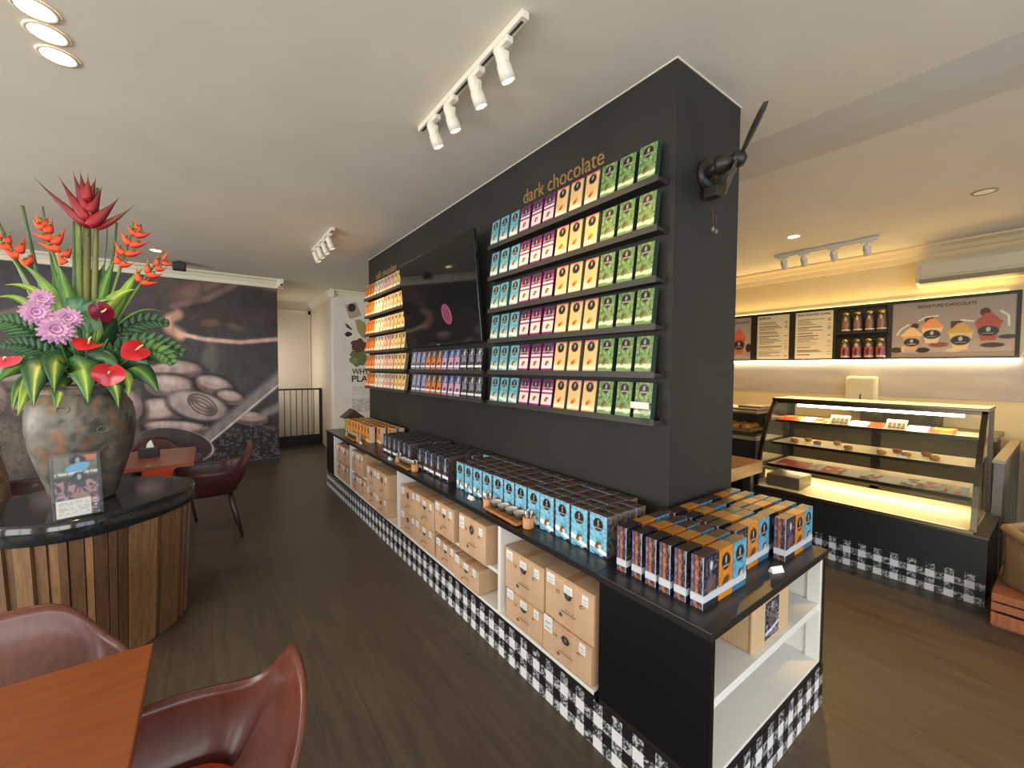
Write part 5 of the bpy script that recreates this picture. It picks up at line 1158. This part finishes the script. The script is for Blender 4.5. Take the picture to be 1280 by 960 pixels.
# red heliconia
t = thing('heliconia', 'tall dark red heliconia at the top of the arrangement', 'flower', fp(105, 480))
m = MB(); P = bez(fp(107, 490), fp(108, 400), fp(109, 280), 10); m.tube(P, .016, [(124-40*i/9, 134-44*i/9, 46+8*i/9) for i in range(10)], 10); m.tube(bez(fp(100, 480), fp(100, 380), fp(98, 275), 8), .013, (104, 122, 66), 8); m.tube(bez(fp(116, 480), fp(117, 380), fp(122, 235), 8), [.014]*5+[.012, .01, .007], (112, 116, 70), 8)
part(t, 'stalk', LEAF, m)
RC, RD = (158, 20, 34), (84, 14, 28)
for b, e, w, d, c2 in (((540, 455), (205, 152), .028, -.02, (60, 56, 48)), ((600, 470), (832, 322), .022, -.02, (96, 100, 66)), ((540, 420), (360, 146), .034, -.03, RD), ((560, 400), (672, 368), .03, .02, RD), ((545, 455), (736, 276), .036, -.05, RD), ((545, 370), (630, 210), .034, -.03, RD), ((535, 360), (445, 112), .03, -.03, (90, 40, 40)), ((535, 300), (490, 110), .026, -.04, RD), ((540, 300), (592, 152), .026, -.04, RD), ((538, 290), (541, 130), .024, -.05, (120, 60, 40))):
    part(t, 'bract', PETAL, bract(MB(), zq(*b), zq(*e), w, RC, c2, d0=d, d1=d))
OR, OD = (222, 72, 32), (196, 42, 32)
def heli(label, stem, brs, w):
    t = thing('heliconia', label, 'flower', fp(*stem[0]), 0, 'orange heliconias')
    part(t, 'stalk', LEAF, MB().tube(bez(*[fp(*q, -.02) for q in stem], 10), .007, (96, 124, 56), 8))
    for i, (b, e) in enumerate(brs):
        part(t, 'bract', PETAL, bract(MB(), zq(*b), zq(*e), w*(.7+.3*min(1, i/3)), OR, OD if i % 2 else (220, 92, 44), d0=-.04, d1=-.05))
    m = MB()
    for i, (b, e) in enumerate(brs[1:]): p = fp(*zq((b[0]*.6+e[0]*.4), (b[1]*.6+e[1]*.4)-14), -.055); m.ball(p, (.008, .006, .006), (84, 110, 44), 6, 5)
    part(t, 'floret', LEAF, m)
heli('orange heliconia left of the red one, leaning left', [(98, 470), (92, 380), (50, 272)], [((260, 440), (212, 372)), ((262, 450), (300, 390)), ((270, 468), (196, 408)), ((290, 495), (325, 405)), ((320, 530), (190, 486)), ((330, 565), (406, 462)), ((370, 600), (220, 545)), ((390, 640), (448, 572)), ((400, 690), (350, 600))], .026)
heli('upright orange heliconia right of the red one', [(112, 470), (130, 400), (168, 278)], [((845, 480), (830, 412)), ((850, 482), (872, 436)), ((840, 510), (776, 440)), ((830, 510), (938, 490)), ((800, 570), (736, 470)), ((800, 570), (926, 545)), ((760, 630), (702, 540)), ((770, 625), (895, 602)), ((730, 690), (712, 600)), ((735, 685), (830, 680))], .025)
heli('small orange heliconia leaning out to the right', [(114, 470), (140, 400), (200, 322)], [((1000, 665), (1034, 600)), ((1000, 680), (1070, 684)), ((960, 700), (975, 620)), ((960, 710), (1030, 712)), ((910, 745), (908, 650)), ((905, 755), (1010, 745)), ((860, 800), (836, 690)), ((870, 800), (980, 795))], .023)
heli('orange heliconia cut by the left photo edge', [(92, 470), (70, 400), (-6, 290)], [((20, 520), (-40, 470)), ((40, 560), (66, 490)), ((70, 590), (-60, 540)), ((110, 620), (156, 510)), ((120, 640), (0, 580)), ((170, 680), (200, 610)), ((180, 690), (110, 640))], .026)
# chrysanthemums
def mum(label, x, y, r, d):
    t = thing('chrysanthemum', label, 'flower', fp(90, 470, -.05), 0, 'pink chrysanthemums'); c = fp(x, y, d)
    part(t, 'stem', LEAF, MB().tube(bez(fp(92, 470, -.05), fp(x+10, y+35, d+.03), c, 8), .003, (70, 104, 54), 6))
    m = MB(); ax_ = (Vector((0, 0, H+.5))-c).normalized(); q = ax_.to_track_quat('Z', 'Y').to_matrix()
    for ly, (n_, el, L, f) in enumerate(((16, .05, 1, .92), (16, .35, .92, 1), (13, .7, .74, 1.06), (9, 1.05, .5, 1.1), (5, 1.35, .3, 1.12))):
        for k in range(n_):
            a = 2*PI*k/n_+ly*.3; dr = Vector((math.cos(a)*math.cos(el), math.sin(a)*math.cos(el), math.sin(el))); s_ = Vector((-math.sin(a), math.cos(a), 0)); L_ = r*L*random.uniform(.88, 1.06); col = np.array((196, 146, 188))*f*random.uniform(.93, 1.04)
            P = [q@(dr*L_*u+s_*w_*r*.16+Vector((0, 0, .12*r*math.sin(PI*u)))) + c for u, w_ in ((.1, -.4), (.1, .4), (.6, 1), (1, .35), (1, -.35), (.6, -1))]
            m.add(P, [(0, 1, 2, 5), (5, 2, 3, 4)], col)
    part(t, 'bloom', PETAL, m)
for a_ in (('small pink chrysanthemum, topmost of the four', 53, 373, .05, -.1), ('pale pink chrysanthemum, leftmost below the topmost one', 46, 391, .066, -.12), ('pink chrysanthemum, rightmost of the four', 86, 398, .06, -.13), ('large pink chrysanthemum, lowest of the four', 71, 413, .076, -.16)): mum(*a_)
# anthuriums
def anth(label, x, y, w, h, tilt, nrm, col=(200, 32, 44), d=-.16, stick=(8, -8), grp='red anthuriums'):
    t = thing('anthurium', label, 'flower', fp(108, 475, -.05), 0, grp); c = fp(x, y, d); n_ = Vector(nrm).normalized()
    e1 = Vector(RT); e1 = (e1-n_*e1.dot(n_)).normalized(); e2 = n_.cross(e1); e1, e2 = e1*math.cos(tilt)+e2*math.sin(tilt), -e1*math.sin(tilt)+e2*math.cos(tilt)
    part(t, 'stem', LEAF, MB().tube(bez(fp(110, 470, -.06), fp(x-6, y+18, d+.06), c, 8), .003, (70, 104, 54), 6))
    pts = []
    for k in range(36):
        a = 2*PI*k/36; r = (1-.32*math.exp(-((a-PI/2)/.3)**2)+.12*math.exp(-((a-3*PI/2)/.25)**2)); pts.append(c+e1*w*r*math.cos(a)+e2*h*r*math.sin(a)+n_*.012*math.cos(2*a))
    m = MB(); m.add([c]+pts, [(0, 1+k, 1+(k+1) % 36) for k in range(36)], [np.array(col)*.85]+[np.array(col)*(1+.06*math.sin(k)) for k in range(36)], 0, True); part(t, 'spathe', GLOSS, m)
    part(t, 'spadix', PETAL, MB().tube([c+n_*.002, fp(x+stick[0]*.5, y+stick[1]*.5, d-.02)+n_*.01, fp(x+stick[0], y+stick[1], d-.03)], [.005, .0045, .003], (238, 206, 150), 8))
anth('red anthurium seen edge-on above the middle of the vase', 111, 430, .066, .05, 0, (0, -.5, .95), stick=(3, -9))
anth('red anthurium at right tilted toward the mural', 170, 438, .058, .062, -.5, (.3, -.9, .4), stick=(9, -7))
anth('red heart-shaped anthurium facing the camera, lowest of all', 136, 467, .066, .06, 0, (.15, -1, .15), stick=(1, -3))
anth('maroon anthurium bud above the others', 127, 390, .048, .058, .1, (.2, -.8, -.3), (128, 24, 52), stick=(6, -4), grp='dark anthuriums')
anth('red anthurium cut by the left photo edge', 5, 450, .06, .03, .35, (0, -.9, .5), (226, 70, 90), stick=(3, -4))

# ------------------------------------------------------------------ acrylic stand with leaflet
t = thing('leaflet_stand', 'clear acrylic leaflet holder on the front edge of the round counter', 'leaflet holder', (-.512, 2.81, .782), .32)
MB().box(-.092, .092, -.05, .055, 0, .004, (255, 255, 255)).obj('foot', ACRYL, t)
MB().add([(-.085, -.04, .004), (.085, -.04, .004), (.085, .01, .3), (-.085, .01, .3)], [(0, 1, 2, 3)], (255, 255, 255)).obj('front_sheet', ACRYL, t)
MB().add([(-.085, .0, .004), (.085, .0, .004), (.085, .03, .3), (-.085, .03, .3)], [(0, 1, 2, 3)], (255, 255, 255)).obj('back_sheet', ACRYL, t)
for s_ in (-1, 1): MB().add([(s_*.085, -.04, .004), (s_*.085, .0, .004), (s_*.085, .03, .3), (s_*.085, .01, .3)], [(0, 1, 2, 3)], (255, 255, 255)).obj('side_sheet', ACRYL, t)
def leaflet(u, v):
    a = Art(u, v, (70, 48, 52)); a.rect(0, 1, .66, 1, (128, 122, 112)); a.put((v > .66)*(fbm(u*7, v*9, 3) > .52), (96, 110, 80)); a.put(((u > .6) & (v > .9))*1., (206, 110, 70))
    a.ell(.55, .91, .2, .09, (36, 34, 36), 0, .15); a.ell(.55, .92, .05, .05, (170, 166, 160), 0, .3); a.ell(.55, .8, .3, .08, (112, 176, 214), .1, .3); a.ell(.85, .8, .06, .03, (170, 70, 60))
    a.put(((np.abs(v-.71) < .015) & (fbm(u*26, v*3, 4) > .45))*1., (214, 210, 204)); a.put((v < .6)*((fbm(u*12, v*20, 5, 2)-.46)*6).clip(0, 1), (176, 134, 134)); a.ell(.56, .63, .17, .09, (40, 36, 36), 0, .15); a.ell(.56, .64, .05, .05, (180, 176, 170), 0, .3)
    a.rect(.54, .57, .36, .56, (60, 34, 34)); a.ell(.55, .34, .22, .05, (170, 120, 116), 0, .4); a.rect(0, .8, .0, .28, (228, 222, 216)); a.put(((v*40 % 1 < .45) & (v < .24) & (v > .04) & ((u % .38) > .05) & (u < .76) & (fbm(u*30, np.floor(v*40)*2.3, 3, 1) > .4))*.6, (140, 132, 126))
    for k in range(4): a.rect(.88, .94, .08+.05*k, .1+.05*k, (200, 196, 190))
    return a
MB().panel((-.072, -.036, .01), (.144, 0, 0), (0, .046, .28), 44, 70, leaflet).obj('leaflet', CARD, t)

# ------------------------------------------------------------------ tables and shell chairs
def shellchair(label, x, y, rz, seat=(190, 58, 26), shell=(92, 44, 32)):
    t = thing('shell_chair', label, 'chair', (x, y, 0), rz, 'wooden shell armchairs')
    A0 = math.radians(138); na, nv = 57, 11; rows, cols = [], []
    for j in range(nv):
        v = j/(nv-1); R, Cc = [], []
        for i in range(na):
            a = -A0+2*A0*i/(na-1); sa, ca = math.sin(a), math.cos(a)
            h = .622+.17*math.exp(-(abs(a)/.47)**2)-.05*max(0, (abs(a)-1.9)/.5)**2
            zb = .405+.12*math.exp(-(a/.5)**4)
            px_ = .285*math.copysign(abs(sa)**.6, sa); py_ = .0+(.265 if ca > 0 else .31)*math.copysign(abs(ca)**.8, ca)
            sc = .66+.34*math.sin(PI/2*v)**.8; back = .045*math.exp(-(a/.7)**2)*v
            R.append(Vector((px_*sc, py_*sc+back, zb+(h-zb)*v**1.15))); Cc.append(np.array(shell)*(.92+.16*vn(np.array(i*.3), np.array(j*.9), 2)))
        rows.append(R); cols.append(Cc)
    MB().sheet(rows, np.array(cols).reshape(-1, 3), thick=.012).obj('back_shell', SHELLW, t)
    rim = [p for p in rows[-1]]; 
    MB().lathe([(.001, .395), (.19, .395), (.215, .405), (.218, .418), (.2, .425), (.001, .425)], shell, 28, sx=1.0, sy=1.04, caps=False).obj('seat_pan', SHELLW, t)
    sq = lambda r, z: [Vector((r*math.copysign(abs(math.cos(a))**.6, math.cos(a)), r*.98*math.copysign(abs(math.sin(a))**.6, math.sin(a)), z)) for a in np.linspace(0, 2*PI, 41)]
    m = MB(); m.sheet([sq(.19, .425), sq(.205, .437), sq(.207, .472), sq(.195, .488), sq(.12, .497), sq(.001, .499)], seat); m.obj('seat_cushion', CLOTH, t)
    for sx in (-1, 1):
        for sy in (-1, 1): MB().tube([(sx*.14, sy*.14, .4), (sx*.175, sy*.18, .2), (sx*.205, sy*.215, 0)], [.021, .018, .011], tuple(np.array(shell)*.85), 10).obj('leg', SHELLW, t)
    return t
shellchair('brown shell armchair with orange seat at the right of the near table', -.145, 1.1, -PI/2)
shellchair('brown shell armchair between the near table and the round counter', -.5, 1.67, 0, shell=(96, 54, 44)).scale.z = .91
DR = (70, 34, 33)
shellchair('dark red shell armchair right of the far table, legs toward the aisle', -.0, 4.5, -PI/2+.05, shell=DR)
shellchair('dark shell armchair with orange seat behind the far table', -.36, 5.15, .25, seat=(214, 72, 36), shell=DR)
shellchair('dark red shell armchair at left half hidden by the vase', -1.06, 4.5, PI/2-.1, shell=DR)
def table(label, x0, x1, y0, y1, col, th=.028):
    t = thing('dining_table', label, 'table', ((x0+x1)/2, (y0+y1)/2, 0), 0); w_, d_ = (x1-x0)/2, (y1-y0)/2
    MB().box(-w_, w_, -d_, d_, .75-th, .75, col, bev=.003).obj('table_top', TABLEW, t)
    MB().tube([(0, 0, .03), (0, 0, .75-th)], .035, (40, 34, 32), 14).obj('pedestal', SATIN, t); MB().box(-.22, .22, -.03, .03, 0, .03, (36, 32, 30), bev=.004).box(-.03, .03, -.22, .22, 0, .03, (36, 32, 30), bev=.004).obj('foot', SATIN, t)
table('square orange brown wooden table in the near left corner', -.83, -.13, .76, 1.46, (138, 70, 28))
table('far wooden table with a black napkin box behind the round counter', -.86, -.094, 4.07, 4.88, (140, 76, 54))
t = thing('napkin_box', 'black box with a white paper napkin on the far table', 'napkin holder', (-.4, 4.55, .75)); 
MB().box(-.065, .065, -.06, .06, 0, .075, (26, 25, 26), bev=.003).obj('box_body', SATIN, t)
MB().prism([(-.02, 0), (.03, 0), (.024, .03), (.012, .062), (0, .05), (-.012, .035)], .03, (238, 236, 232), (-.0, .0, .074), (1, 0, 0), (0, 0, 1), (0, 1, 0)).obj('napkin', CARD, t)
o = MB().ball((0, 0, .06), (.08, .06, .062), (214, 208, 196), 14, 9).ball((-.05, 0, .04), (.045, .04, .04), (206, 200, 188), 10, 7).obj('napkin_bundle', CLOTH, None, (-.79, 4.3, .749)); tag(o, 'crumpled white cloth at the left end of the far table', 'cloth')
t = thing('floor_pot', 'tall mottled brown pot at the left photo edge behind the counter', 'pot', (-1.13, 3.75, 0))
MB().lathe([(.1, 0), (.13, .02), (.16, .3), (.175, .6), (.16, .85), (.13, .98), (.14, 1.02), (.125, 1.02), (.12, .95)], (122, 104, 84), 32, caps=False).obj('pot_body', STONE, t)
